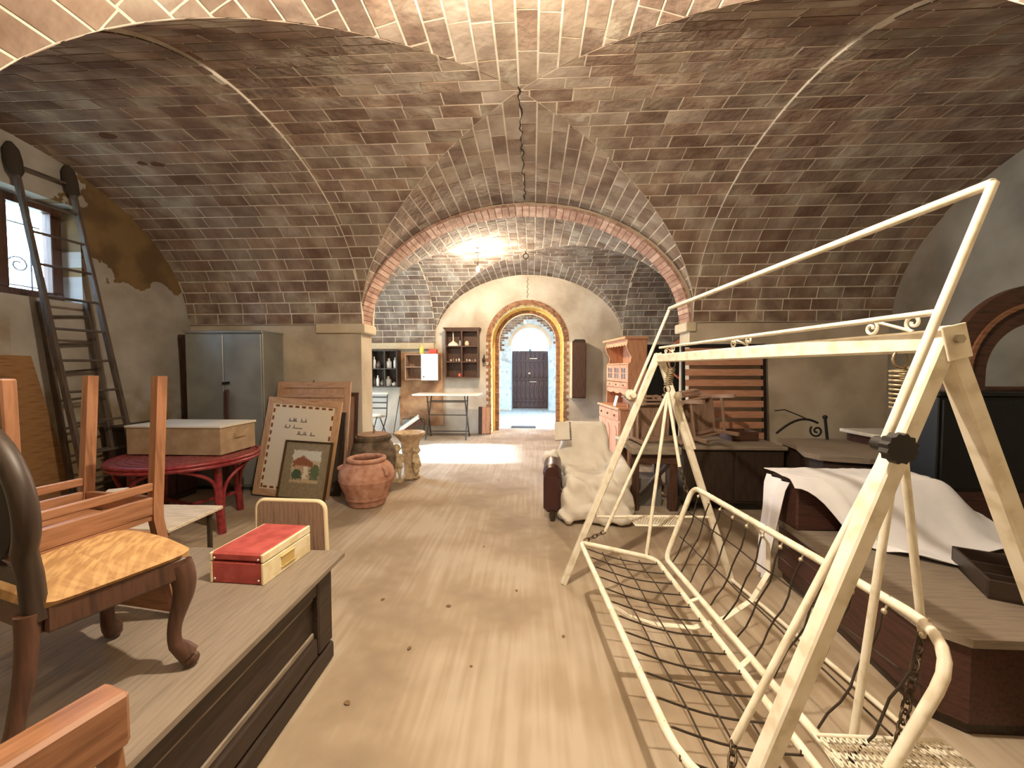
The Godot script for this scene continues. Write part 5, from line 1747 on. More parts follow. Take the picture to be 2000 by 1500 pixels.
func dresser() -> void:
	var o := thing("dresser", "orange pine kitchen dresser with scalloped hood and glazed door", "dresser", Vector3(1.60, 0, -6.78))
	o.rotation.y = -PI / 2 + 0.13       # its front looks to the left, a little towards the viewer
	var hx := wood("hutch", 0)
	var hy := wood("hutch", 1)
	var g := G.new()
	# local x runs along the front (far end is -x), z out of the front
	g.span(Vector3(-0.52, 0.06, -0.2), Vector3(0.52, 0.85, 0.22), 0.006)
	part("base", g, hy, o)
	g = G.new()
	g.span(Vector3(-0.5, 0, -0.19), Vector3(0.5, 0.06, 0.2), 0.004)
	part("plinth", g, hx, o)
	g = G.new()
	g.span(Vector3(-0.55, 0.85, -0.21), Vector3(0.55, 0.885, 0.26), 0.01)
	part("worktop", g, hx, o)
	for k in 3:
		var x0 := -0.5 + 0.337 * k
		g = G.new()
		g.span(Vector3(x0, 0.68, 0.218), Vector3(x0 + 0.325, 0.83, 0.238), 0.006)
		var d := part("drawer", g, hx, o)
		g = G.new()
		g.ball(Vector3(x0 + 0.16, 0.755, 0.25), Vector3(0.02, 0.02, 0.018))
		part("knob", g, wood("orange", 0), d)
		g = G.new()
		g.span(Vector3(x0, 0.09, 0.218), Vector3(x0 + 0.325, 0.655, 0.236), 0.006)
		d = part("door", g, hy, o)
		g = G.new()
		var a := []
		for q in 13: a.append(Vector2(0.09 * cos(PI * q / 12), 0.36 + 0.1 * sin(PI * q / 12)))
		a.append(Vector2(-0.09, 0.0)); a.append(Vector2(0.09, 0.0))
		g.prism(a, Transform3D(Basis(), Vector3(x0 + 0.162, 0.13, 0.236)), 0.01)
		part("door_panel", g, hy, d)
	# upper part
	g = G.new()
	g.span(Vector3(-0.52, 0.885, -0.2), Vector3(0.52, 1.95, -0.185), 0.002)
	part("back_panel", g, hy, o)
	for sx in [-0.52, 0.495]:
		g = G.new()
		g.prism([Vector2(-0.2, 0.885), Vector2(0.1, 0.885), Vector2(0.1, 1.56), Vector2(0.06, 1.6), Vector2(0.05, 1.68), Vector2(0.1, 1.76), Vector2(0.13, 1.84), Vector2(0.1, 1.95), Vector2(-0.2, 1.95)], Transform3D(Basis(Vector3(0, 0, 1), Vector3.UP, Vector3(-1, 0, 0)), Vector3(sx + 0.025, 0, 0)), 0.025)
		part("side_panel", g, hy, o)
	g = G.new()
	g.span(Vector3(-0.56, 1.945, -0.21), Vector3(0.56, 1.985, 0.17), 0.012)
	part("cornice", g, hx, o)
	g = G.new()
	var sc := [Vector2(-0.5, 1.945)]
	for k in 33: sc.append(Vector2(-0.5 + k / 32.0, 1.87 - 0.02 * absf(sin(PI * k / 4.0))))
	sc.append(Vector2(0.5, 1.945))
	g.prism(sc, Transform3D(Basis(), Vector3(0, 0, 0.09)), 0.018)
	part("valance", g, hx, o)
	g = G.new()
	g.span(Vector3(-0.5, 1.555, -0.19), Vector3(0.5, 1.58, 0.1), 0.004)
	part("shelf", g, hx, o)
	g = G.new()
	g.span(Vector3(-0.5, 1.16, -0.19), Vector3(0.5, 1.18, 0.09), 0.004)
	part("shelf", g, hx, o)
	for k in 3:      # glazed doors, and the little drawers below them
		var x0 := -0.495 + 0.332 * k
		for q in [[x0, 1.28, x0 + 0.05, 1.55], [x0 + 0.27, 1.28, x0 + 0.32, 1.55], [x0 + 0.05, 1.28, x0 + 0.27, 1.33], [x0 + 0.05, 1.5, x0 + 0.27, 1.55], [x0 + 0.152, 1.33, x0 + 0.166, 1.5], [x0 + 0.05, 1.41, x0 + 0.27, 1.424]]:
			g = G.new()
			g.span(Vector3(q[0], q[1], 0.08), Vector3(q[2], q[3], 0.1), 0.003)
			part("door_frame", g, hy, o)
		g = G.new()
		g.span(Vector3(x0 + 0.05, 1.33, 0.086), Vector3(x0 + 0.27, 1.5, 0.09), 0.0)
		part("pane", g, glass(), o)
		g = G.new()
		g.span(Vector3(x0, 1.185, 0.07), Vector3(x0 + 0.32, 1.27, 0.1), 0.005)
		var d := part("drawer", g, hx, o)
		g = G.new()
		g.ball(Vector3(x0 + 0.16, 1.228, 0.11), Vector3(0.014, 0.014, 0.012))
		part("knob", g, wood("orange", 0), d)
	g = G.new()
	sc = [Vector2(-0.5, 1.16)]
	for k in 25: sc.append(Vector2(-0.5 + k / 24.0, 1.11 - 0.025 * absf(sin(PI * k / 8.0))))
	sc.append(Vector2(0.5, 1.16))
	g.prism(sc, Transform3D(Basis(), Vector3(0, 0, 0.08)), 0.015)
	part("valance", g, hx, o)
	g = G.new()
	g.box(Transform3D(Basis(Vector3.RIGHT, -0.25), Vector3(0, 0.085, 0)), Vector3(0.12, 0.17, 0.01), 0.002)
	single("card", g, plain(c8(238, 228, 220), 0.7), "white card propped on the worktop of the orange dresser", "card", Vector3(1.45, 0.888, -6.55), -PI / 2 + 0.13)

# ------------------------------------------------------------------ the right side
func nz(p: Vector3, f: float) -> float:
	return folds.get_noise_3d(p.x * f, p.y * f, p.z * f)
var folds := FastNoiseLite.new()

func rbox(p: Vector3, c: Vector3, h: Vector3, r: float) -> float:
	var q := (p - c).abs() - h + Vector3(r, r, r)
	return q.max(Vector3.ZERO).length() + minf(maxf(q.x, maxf(q.y, q.z)), 0.0) - r

func chair_cover(p: Vector3) -> float:
	var lean_p := Vector3(p.x, p.y, p.z + (p.y - 0.4) * 0.22)
	var wide := 0.29 - 0.05 * smoothstep(0.5, 0.9, p.y)
	var d := rbox(lean_p, Vector3(0.01, 0.62, -0.27), Vector3(wide, 0.28, 0.09), 0.06)
	var flare := 0.05 * (1.0 - smoothstep(0.0, 0.42, p.y))
	d = smin(d, rbox(p, Vector3(0.04, 0.23, 0.06), Vector3(0.26 + flare, 0.205, 0.28 + flare * 1.4), 0.07), 0.12)
	d = smin(d, rbox(p, Vector3(0.33, 0.3, 0.0), Vector3(0.09 + flare * 0.6, 0.28, 0.3 + flare), 0.08), 0.1)
	d = smin(d, rbox(p, Vector3(-0.36, 0.53, -0.16), Vector3(0.07, 0.07, 0.13), 0.05), 0.06)
	# long soft folds: down the back, across the lap, and fluting towards the hem
	var back_f := 0.014 * sin(p.x * 26.0 + nz(Vector3(p.x, p.y * 0.5, 0), 3.0) * 3.0) * smoothstep(0.42, 0.6, p.y) * (1.0 - smoothstep(0.72, 0.88, p.y))
	var lap := 0.016 * sin((p.x * 0.8 + p.y * 1.1 - p.z * 0.5) * 24.0 + nz(p, 3.0) * 4.0) * (1.0 - smoothstep(0.5, 0.62, p.y))
	var hem := 0.013 * sin(atan2(p.x - 0.05, p.z + 0.05) * 17.0 + nz(p, 2.5) * 3.0) * (1.0 - smoothstep(0.0, 0.45, p.y))
	d += back_f + lap + hem + 0.006 * nz(p, 8.0)
	return d

func right_side() -> void:
	folds.seed = 5; folds.frequency = 1.0; folds.fractal_octaves = 2
	var cloth := tri_mat("cloth", ntex("cloth", 0.01, [c8(222, 214, 200), c8(226, 219, 206), c8(230, 224, 212)], 4, 256), Vector3(1.5, 1.5, 1.5), 0.95, false, Color.WHITE, bump("vinyl", 0.15, 2.0), 0.15)
	var sheet_m := tri_mat("sheet", ntex("sheet", 0.01, [c8(232, 232, 238), c8(238, 238, 243), c8(242, 242, 246)], 4, 256), Vector3(1.5, 1.5, 1.5), 0.9, false)
	var leather := plain(c8(66, 34, 32), 0.4)
	var o := thing("armchair", "brown leather armchair mostly covered by a draped off-white sheet", "armchair", Vector3(0.65, 0, -4.16), -0.06)
	var g := G.new()
	g.nets(chair_cover, Vector3(-0.52, -0.03, -0.58), Vector3(0.58, 1.0, 0.5), 0.016)
	for k in g.v.size():
		g.v[k].y = maxf(g.v[k].y, 0.012)
	part("sheet_cover", g, cloth, o, "draped off-white sheet")
	g = G.new()
	g.box(Transform3D(Basis(), Vector3(-0.335, 0.3, 0.07)), Vector3(0.17, 0.42, 0.5), 0.05)
	g.tube([Vector3(-0.335, 0.485, -0.2), Vector3(-0.335, 0.485, 0.3), Vector3(-0.335, 0.48, 0.325)], [0.09, 0.09, 0.07], 16)
	part("arm", g, leather, o, "bare leather arm")
	for q in [[-0.33, 0.27], [-0.33, -0.3], [0.3, 0.2], [0.3, -0.3]]:
		g = G.new()
		g.cyl(Vector3(q[0], 0, q[1]), Vector3(q[0], 0.11, q[1]), 0.022, 0.03, 10)
		part("foot", g, wood("dark", 1), o)
	o = thing("placemat", "beige cloth mat with black stitched edge on the armchair back", "mat", Vector3(0.43, 0.73, -4.275))
	o.rotation = Vector3(-0.22, -0.05, 0.05)
	g = G.new()
	g.span(Vector3(-0.08, 0, -0.006), Vector3(0.08, 0.2, 0.006), 0.002)
	part("mat", g, cloth, o)
	g = G.new()
	for k in 12: g.span(Vector3(0.076, 0.004 + 0.0163 * k, 0.005), Vector3(0.092, 0.014 + 0.0163 * k, 0.009), 0.0)
	g.span(Vector3(-0.08, 0.0, 0.006), Vector3(0.08, 0.006, 0.009), 0.0)
	part("stitched_edge", g, plain(c8(44, 38, 34), 0.9), o)

	# slatted bed base leaning on the wall
	o = thing("bed_base", "single bed base of orange-brown slats in a dark metal frame leaning on the wall", "bed base", Vector3.ZERO)
	o.transform = lean(Vector3(1.96, 0.0, -4.965), Vector3(0.95, 0, 0.0), 0.07)
	var blk := plain(c8(34, 32, 32), 0.5, 0.3)
	for x in [0.0, 0.965]:
		g = G.new()
		g.span(Vector3(x - 0.02, 0, -0.02), Vector3(x + 0.02, 1.8, 0.025), 0.004)
		part("side_rail", g, blk, o)
	for y in [0.0, 1.76]:
		g = G.new()
		g.span(Vector3(0.02, y, -0.018), Vector3(0.945, y + 0.04, 0.022), 0.004)
		part("end_rail", g, blk, o)
	for k in 13:
		g = G.new()
		var pts := []
		for q in 7:
			var t := q / 6.0
			pts.append(Vector2(0.02 + 0.925 * t, 0.028 + 0.012 * sin(PI * t)))
		var back := pts.duplicate()
		back.reverse()
		for q in back: pts.append(q - Vector2(0, 0.01))
		g.prism(pts, Transform3D(Basis(Vector3.RIGHT, Vector3(0, 0, 1), Vector3.DOWN), Vector3(0, 0.13 + 0.128 * k + 0.078, 0)), 0.078)
		part("slat", g, wood("slat", 0), o)

	workbench()
	# chairs tipped forward on the bench and sideboard, legs towards the viewer
	var c := slat_chair("wooden_chair", "brown wooden chair lying on the workbench with its legs towards the viewer", "drift", 0.44, 0.4, 0.42, 0.25, "chairs tipped over on the bench")
	c.transform = Transform3D(Basis(Vector3.UP, 0.12) * Basis(Vector3.RIGHT, -PI / 2), Vector3(1.45, 0.915, -4.18))
	c = slat_chair("wooden_chair", "brown wooden chair lying askew on the dark sideboard, right of the other tipped chair", "drift", 0.44, 0.4, 0.42, 0.22, "chairs tipped over on the bench")
	c.transform = Transform3D(Basis(Vector3.UP, 0.35) * Basis(Vector3.BACK, 0.14) * Basis(Vector3.RIGHT, -PI / 2), Vector3(2.05, 0.965, -4.22))
	# dark sideboard
	o = thing("sideboard", "long dark sideboard under the tipped chair, behind the garden swing", "sideboard", Vector3(2.18, 0, -4.52))
	g = G.new()
	g.span(Vector3(-0.5, 0.1, -0.3), Vector3(0.5, 0.66, 0.3), 0.01)
	part("body", g, wood("dark", 0), o)
	g = G.new()
	g.span(Vector3(-0.52, 0.66, -0.32), Vector3(0.52, 0.7, 0.34), 0.012)
	part("top", g, wood("dusty", 0), o)
	for x in [[-0.49, -0.01], [0.01, 0.49]]:
		g = G.new()
		g.span(Vector3(x[0], 0.13, 0.298), Vector3(x[1], 0.64, 0.318), 0.006)
		part("door", g, wood("dark", 1), o)
	for x in [-0.44, 0.44]:
		for z in [-0.24, 0.24]:
			g = G.new()
			g.cyl(Vector3(x, 0, z), Vector3(x, 0.1, z), 0.025, 0.035)
			part("foot", g, wood("dark", 1), o)
	open_tray("wooden_tray", "open dark wooden tray on the right end of the dark sideboard", Vector3(2.42, 0.702, -4.62), 0.1, Vector3(0.3, 0.1, 0.26), "chestnut")
	dark_table()
	low_chest(sheet_m)
	mirror_cabinet()
	# leaves and crumbs on the floor
	var spots := [[-0.42, -2.45, 0.03], [-0.55, -2.06, 0.025], [-0.72, -1.7, 0.03], [-0.86, -2.5, 0.025], [0.0, -2.65, 0.02], [-0.35, -5.3, 0.03], [-0.3, -3.3, 0.02], [-0.2, -1.95, 0.015], [0.28, -2.2, 0.02]]
	var names := ["curled dry leaf on the floor right of the dark chest, largest of the litter", "dry leaf beside the near corner of the dark chest", "dry leaf at the foot of the dark chest front", "dry leaf by the far end of the dark chest", "dry leaf on bare floor between chest and swing", "dry leaf on the pale floor beyond the jars", "dry leaf on the floor before the jars", "tiny dry leaf in the middle of the near floor", "dry leaf near the left feet of the garden swing"]
	for k in spots.size():
		var rows := []
		for i in 7:
			var row := []
			for j in 5:
				var u := i / 6.0 - 0.5
				var v := (j / 4.0 - 0.5) * (0.7 * sqrt(maxf(0.02, 1.0 - 4.0 * u * u)))
				row.append(Vector3(u, 0.12 + 0.5 * v * v + 0.3 * u * u * (1 if k % 2 else -0.3), v) * spots[k][2] * 1.1)
			rows.append(row)
		g = G.new()
		g.sheet(rows, 0.002)
		single("dry_leaf", g, plain(c8(120, 96, 68), 0.9), names[k], "leaf", Vector3(spots[k][0], 0.0, spots[k][1]), k * 1.3, "dry leaves on the floor")

func open_tray(called: String, label: String, at: Vector3, turn: float, s: Vector3, kind: String, walls := 0) -> void:
	var o := thing(called, label, "tray", at, turn)
	var g := G.new()
	g.span(Vector3(-s.x / 2, 0, -s.z / 2), Vector3(s.x / 2, 0.012, s.z / 2), 0.0)
	part("bottom", g, wood(kind, 0), o)
	for q in [[Vector3(-s.x / 2, 0, -s.z / 2), Vector3(s.x / 2, s.y, -s.z / 2 + 0.014)], [Vector3(-s.x / 2, 0, s.z / 2 - 0.014), Vector3(s.x / 2, s.y, s.z / 2)], [Vector3(-s.x / 2, 0, -s.z / 2 + 0.014), Vector3(-s.x / 2 + 0.014, s.y, s.z / 2 - 0.014)], [Vector3(s.x / 2 - 0.014, 0, -s.z / 2 + 0.014), Vector3(s.x / 2, s.y, s.z / 2 - 0.014)]]:
		g = G.new()
		g.span(q[0], q[1], 0.003)
		part("side", g, wood(kind, 0), o)
	for k in walls:
		g = G.new()
		var z := -s.z / 2 + s.z * (k + 1) / (walls + 1.0)
		g.span(Vector3(-s.x / 2 + 0.014, 0.01, z - 0.006), Vector3(s.x / 2 - 0.014, s.y * 0.8, z + 0.006), 0.002)
		part("divider", g, wood(kind, 0), o)

func workbench() -> void:
	var o := thing("workbench", "heavy old wooden workbench with dusty top and stout legs beside the armchair", "workbench", Vector3(1.38, 0, -4.53))
	var g: G
	for k in 3:
		g = G.new()
		g.span(Vector3(-0.25, 0.61, -0.37 + 0.25 * k), Vector3(0.25, 0.69, -0.37 + 0.25 * k + 0.247), 0.008)
		part("top_board", g, wood("grey", 0), o)
	for x in [-0.2, 0.2]:
		for z in [-0.28, 0.26]:
			g = G.new()
			g.bar(Vector3(x, 0, z), Vector3(x, 0.61, z), 0.085, 0.085, 0.006, Vector3.BACK)
			part("leg", g, wood("chestnut", 1), o)
		g = G.new()
		g.span(Vector3(x - 0.03, 0.12, -0.25), Vector3(x + 0.03, 0.2, 0.23), 0.005)
		part("stretcher", g, wood("drift", 2), o)
	g = G.new()
	g.span(Vector3(-0.24, 0.5, 0.27), Vector3(0.24, 0.61, 0.31), 0.005)
	part("apron", g, wood("chestnut", 0), o)
	g = G.new()
	g.bar(Vector3(-0.14, 0.16, 0.26), Vector3(0.16, 0.5, 0.26), 0.04, 0.06, 0.004, Vector3.BACK)
	part("brace", g, wood("dark", 0), o)
	g = G.new()
	g.span(Vector3(-0.13, 0, -0.16), Vector3(0.13, 0.3, 0.14), 0.006)
	single("metal_box", g, plain(c8(120, 118, 114), 0.6, 0.2), "grey metal box on the floor under the workbench", "box", Vector3(1.38, 0, -4.53))
	g = G.new()
	g.box(Transform3D(Basis(Vector3.UP, 0.3), Vector3(0, 0.016, 0)), Vector3(0.2, 0.03, 0.12), 0.004)
	single("wooden_block", g, wood("pale", 0), "pale flat offcut of wood on the left end of the workbench", "block", Vector3(1.17, 0.69, -4.62))

func dark_table() -> void:
	var o := thing("dining_table", "large dark table with dusty curved top in front of the right-hand back wall", "table", Vector3(3.3, 0, -3.95))
	var poly := [Vector2(-0.6, 0.44), Vector2(-0.72, 0.38), Vector2(-0.76, 0.25), Vector2(-0.62, -0.1), Vector2(-0.58, -0.47), Vector2(0.95, -0.47), Vector2(0.95, 0.5), Vector2(-0.4, 0.5)]
	var g := G.new()
	g.prism(poly, Transform3D(Basis(Vector3.RIGHT, Vector3(0, 0, 1), Vector3.DOWN), Vector3(0, 0.75, 0)), 0.045)
	part("top", g, wood("dusty", 0), o)
	g = G.new()
	var low := poly.map(func(q): return q * 0.93)
	g.prism(low, Transform3D(Basis(Vector3.RIGHT, Vector3(0, 0, 1), Vector3.DOWN), Vector3(0, 0.705, 0)), 0.5)
	part("body", g, wood("dark", 0), o)
	for k in 2:
		g = G.new()
		g.span(Vector3(-0.33 + 0.6 * k, 0.26, 0.455), Vector3(0.25 + 0.6 * k, 0.66, 0.48), 0.008)
		part("drawer", g, wood("dark", 0), o)
	for x in [-0.45, 0.8]:
		for z in [-0.36, 0.36]:
			g = G.new()
			g.cyl(Vector3(x, 0, z), Vector3(x, 0.21, z), 0.03, 0.045)
			part("leg", g, wood("dark", 1), o)
	o = thing("marble_slab", "white-edged marble slab on a low wooden case on the dark table", "slab", Vector3(3.62, 0.75, -3.93), 0.06)
	g = G.new()
	g.span(Vector3(-0.22, 0, -0.42), Vector3(0.3, 0.085, 0.42), 0.005)
	part("case", g, wood("red", 2), o)
	g = G.new()
	g.span(Vector3(-0.27, 0.085, -0.46), Vector3(0.35, 0.12, 0.46), 0.006)
	part("slab", g, tri_mat("marble", ntex("marble", 0.01, [c8(196, 196, 190), c8(226, 224, 216), c8(236, 234, 228)], 5, 256), Vector3(1.5, 1.5, 1.5), 0.35, false), o)
	# scrolled ironwork
	o = thing("iron_scroll", "scrolled wrought iron bracket propped on the dark table against the wall", "ironwork", Vector3(2.82, 0.75, -4.36), 0.0)
	var iron := plain(c8(40, 36, 34), 0.6, 0.5)
	g = G.new()
	var p := []
	for k in 15: p.append(Vector3(-0.14 + 0.42 * k / 14.0, 0.012 + 0.2 * sin(PI * (0.08 + 0.62 * k / 14.0)), 0.0))
	g.tube(p, 0.012, 7)
	part("arched_bar", g, iron, o)
	g = G.new()
	p = []
	for k in 26:
		var a := k * 0.36
		p.append(Vector3(0.27 + (0.07 - 0.0024 * k) * cos(a + 2.4), 0.09 + (0.07 - 0.0024 * k) * sin(a + 2.4), 0))
	g.tube(p, 0.01, 7)
	part("scroll", g, iron, o)
	g = G.new()
	g.cyl(Vector3(0.38, 0.0, 0), Vector3(0.35, 0.23, 0), 0.014, -1.0, 8)
	g.ball(Vector3(0.35, 0.235, 0), Vector3(0.024, 0.024, 0.024))
	part("post", g, iron, o)
	g = G.new()
	g.tube([Vector3(-0.15, 0.3, -0.02), Vector3(-0.05, 0.31, -0.02), Vector3(0.1, 0.25, -0.02), Vector3(0.2, 0.2, 0.0)], 0.006, 6)
	part("rod", g, iron, o)

func low_chest(sheet_m: Material) -> void:
	var o := thing("low_chest", "low dark red-brown chest with dusty top beside the swing", "chest", Vector3(2.4, 0, -2.3))
	var poly := []
	for q in [[Vector2(0.48, 0.66), Vector2(-0.55, 0.66)], [Vector2(-0.65, 0.56), Vector2(-0.545, -0.66)], [Vector2(0.5, -0.66), Vector2(0.56, -0.6)], [Vector2(0.56, 0.58), Vector2(0.55, 0.62)]]:
		poly.append_array(q)
	var T := func(y: float) -> Transform3D: return Transform3D(Basis(Vector3.RIGHT, Vector3(0, 0, 1), Vector3.DOWN), Vector3(0, y, 0))
	var g := G.new()
	g.prism(poly, T.call(0.425), 0.035)
	part("top", g, wood("dusty", 0), o)
	g = G.new()
	g.prism(poly.map(func(q): return q * 0.965), T.call(0.39), 0.33)
	part("body", g, wood("red", 2), o)
	g = G.new()
	g.prism(poly.map(func(q): return q * 0.93), T.call(0.06), 0.06)
	part("plinth", g, wood("dark", 2), o)
	for y in [0.15, 0.26]:
		g = G.new()
		g.bar(Vector3(-0.612, y, 0.5), Vector3(-0.523, y, -0.6), 0.02, 0.014, 0.004)
		part("moulding", g, wood("red", 2), o)
	var b := thing("wooden_box", "red-brown wooden box on the far end of the low chest, under the white sheet", "box", Vector3(2.27, 0.425, -2.83))
	g = G.new()
	g.span(Vector3(-0.42, 0, -0.12), Vector3(0.42, 0.3, 0.12), 0.01)
	part("body", g, wood("red", 0), b)
	g = G.new()
	g.span(Vector3(-0.435, 0.3, -0.13), Vector3(0.435, 0.322, 0.13), 0.008)
	part("lid", g, wood("red", 0), b)
	# the white sheet
	var rows := []
	for i in 33:
		var u := i / 32.0
		var row := []
		for j in 29:
			var v := j / 28.0
			var x := lerpf(1.79, 2.96, u)
			var zf := -2.64 + 0.42 * smoothstep(0.0, 0.55, u) - 0.2 * smoothstep(0.5, 0.75, u)
			var z := lerpf(-2.99, zf, v)
			var top := 0.775 - 0.2 * smoothstep(0.8, 1.0, u)
			var over := 1.0 - smoothstep(-2.705, -2.44, z)
			var y := lerpf(0.437, top, over) + 0.018 * sin(u * 9.0 + v * 7.0) * over * (1.0 - over) * 4.0
			y += 0.03 * pow(maxf(0.0, sin(u * 11.0 - v * 9.0 + nz(Vector3(x, 0, z), 2.0) * 1.5)), 2.0) * (1.0 - over * 0.8) * smoothstep(0.0, 0.2, v) + 0.01 * absf(nz(Vector3(x, 0, z), 7.0))
			row.append(Vector3(x, y, z))
		rows.append(row)
	g = G.new()
	g.sheet(rows, -0.004)
	var tail := []      # the corner that hangs down the end of the chest
	for i in 13:
		var t := i / 12.0
		var row := []
		for j in 9:
			var w := (j / 8.0 - 0.5)
			row.append(Vector3(1.81 - 0.09 * sqrt(t) + 0.015 * sin(j * 1.7 + t * 4.0), 0.735 - 0.70 * t + 0.05 * absf(w) * t, -2.87 + w * lerpf(0.24, 0.12, t) + 0.02 * t))
		tail.append(row)
	g.sheet(tail, 0.004)
	var s := part("white_sheet", g, sheet_m)
	tag(s, "white sheet thrown over the box and far half of the low chest", "sheet")
	open_tray("compartment_tray", "long dark drawer-like tray with inner dividers lying on the low chest", Vector3(2.6, 0.427, -1.98), -0.5, Vector3(0.62, 0.09, 0.42), "dark", 2)

func mirror_cabinet() -> void:
	var o := thing("black_cabinet", "tall black cabinet with brown base carrying the arched mirror", "cabinet", Vector3(3.56, 0, -3.17))
	var g := G.new()
	g.span(Vector3(-0.59, 0.62, -0.18), Vector3(0.62, 1.3, 0.19), 0.006)
	part("body", g, wood("black", 1), o)
	g = G.new()
	g.span(Vector3(-0.59, 0.0, -0.18), Vector3(0.62, 0.62, 0.19), 0.006)
	part("base", g, wood("red", 0), o, "brown lower part")
	g = G.new()
	g.span(Vector3(-0.61, 1.3, -0.19), Vector3(0.64, 1.335, 0.21), 0.008)
	part("top", g, wood("black", 0), o)
	for k in 2:
		g = G.new()
		g.span(Vector3(-0.57 + 0.6 * k, 0.65, 0.188), Vector3(0.0 + 0.6 * k, 1.28, 0.206), 0.005)
		part("door", g, wood("black", 1), o)
		g = G.new()
		g.span(Vector3(-0.57 + 0.6 * k, 0.3, 0.188), Vector3(0.0 + 0.6 * k, 0.58, 0.206), 0.005)
		part("drawer", g, wood("red", 0), o)
	var m := thing("mirror", "round-topped mirror in a broad brown moulded frame on the black cabinet", "mirror", Vector3(3.77, 1.335, -3.12))
	var ring := func(ro: float, ri: float, z0: float, z1: float) -> G:
		var gg := G.new()
		var yc := 0.13
		var n := 36
		for k in n + 2:
			var A := func(i: int, r: float) -> Vector2:
				if i == 0: return Vector2(-r, 0.0)
				if i == n + 2: return Vector2(r, 0.0)
				var a := PI - PI * (i - 1) / n
				return Vector2(r * cos(a), yc + r * sin(a))
			var q: Array = [A.call(k, ro), A.call(k + 1, ro), A.call(k + 1, ri), A.call(k, ri)]
			gg.prism(q, Transform3D(Basis(), Vector3(0, 0, z0)), z1 - z0)
		return gg
	part("frame", ring.call(0.64, 0.5, -0.02, 0.035), wood("chestnut", 0), m)
	part("frame_moulding", ring.call(0.52, 0.49, 0.0, 0.05), wood("orange", 0), m)
	part("frame_band", ring.call(0.49, 0.37, -0.02, 0.022), wood("chestnut", 0), m)
	g = G.new()
	var face := [Vector2(-0.38, 0.0)]
	for k in 25: face.append(Vector2(0.38 * cos(PI - PI * k / 24), 0.13 + 0.38 * sin(PI - PI * k / 24)))
	face.append(Vector2(0.38, 0.0))
	g.prism(face, Transform3D(Basis(), Vector3(0, 0, -0.015)), 0.01)
	part("mirror_glass", g, plain(c8(214, 218, 216), 0.03, 1.0), m)
	g = G.new()
	g.span(Vector3(-0.62, -0.001, -0.04), Vector3(0.62, 0.03, 0.05), 0.005)
	part("frame_foot", g, wood("chestnut", 0), m)

# ------------------------------------------------------------------ the garden swing
func chain(a: Vector3, b: Vector3, sag: float) -> G:
	var g := G.new()
	var n := maxi(2, int(a.distance_to(b) / 0.026))
	for k in n:
		var t := (k + 0.5) / n
		var c := a.lerp(b, t) + Vector3(0, -sag * sin(PI * t), 0)
		var d := (b - a).normalized()
		var s := d.cross(Vector3.BACK if absf(d.z) < 0.9 else Vector3.RIGHT).normalized()
		if k % 2: s = s.cross(d)
		var p := []
		for q in 10: p.append(c + d * 0.02 * cos(TAU * q / 10) + s * 0.011 * sin(TAU * q / 10))
		g.tube(p, 0.0038, 5, false, true)
	return g

func spring_coil(a: Vector3, b: Vector3) -> G:
	var g := G.new()
	var p := []
	var d := b - a
	var s := d.normalized().cross(Vector3.RIGHT).normalized()
	var u := s.cross(d.normalized())
	for k in 97:
		var t := k / 96.0
		p.append(a + d * t + (s * cos(t * TAU * 9.0) + u * sin(t * TAU * 9.0)) * 0.022)
	g.tube(p, 0.0042, 5)
	for e in [a, b]:
		var r := []
		for q in 12: r.append(e + d.normalized() * (0.024 if e == b else -0.024) + u * 0.02 * cos(TAU * q / 12) + d.normalized() * 0.024 * sin(TAU * q / 12))
		g.tube(r, 0.004, 5, false, true)
	return g

func mesh_tray(a: Vector3, b: Vector3, c: Vector3, d: Vector3, n: int, m: int) -> G:      # expanded metal between four corners
	var g := G.new()
	g.tube([a, b, c, d], 0.007, 6, false, true)
	var at := func(u: float, v: float) -> Vector3: return a.lerp(b, u).lerp(d.lerp(c, u), v)
	for i in n:
		for j in m:
			var o := 0.5 / n * (j % 2)
			var p: Vector3 = at.call(minf((i + 0.0) / n + o, 1.0), (j + 0.0) / m)
			var q: Vector3 = at.call(minf((i + 0.5) / n + o, 1.0), (j + 1.0) / m)
			var r: Vector3 = at.call(minf((i + 1.0) / n + o, 1.0), (j + 0.0) / m)
			g.bar(p, q, 0.004, 0.003, 0.0); g.bar(q, r, 0.004, 0.003, 0.0)
	return g

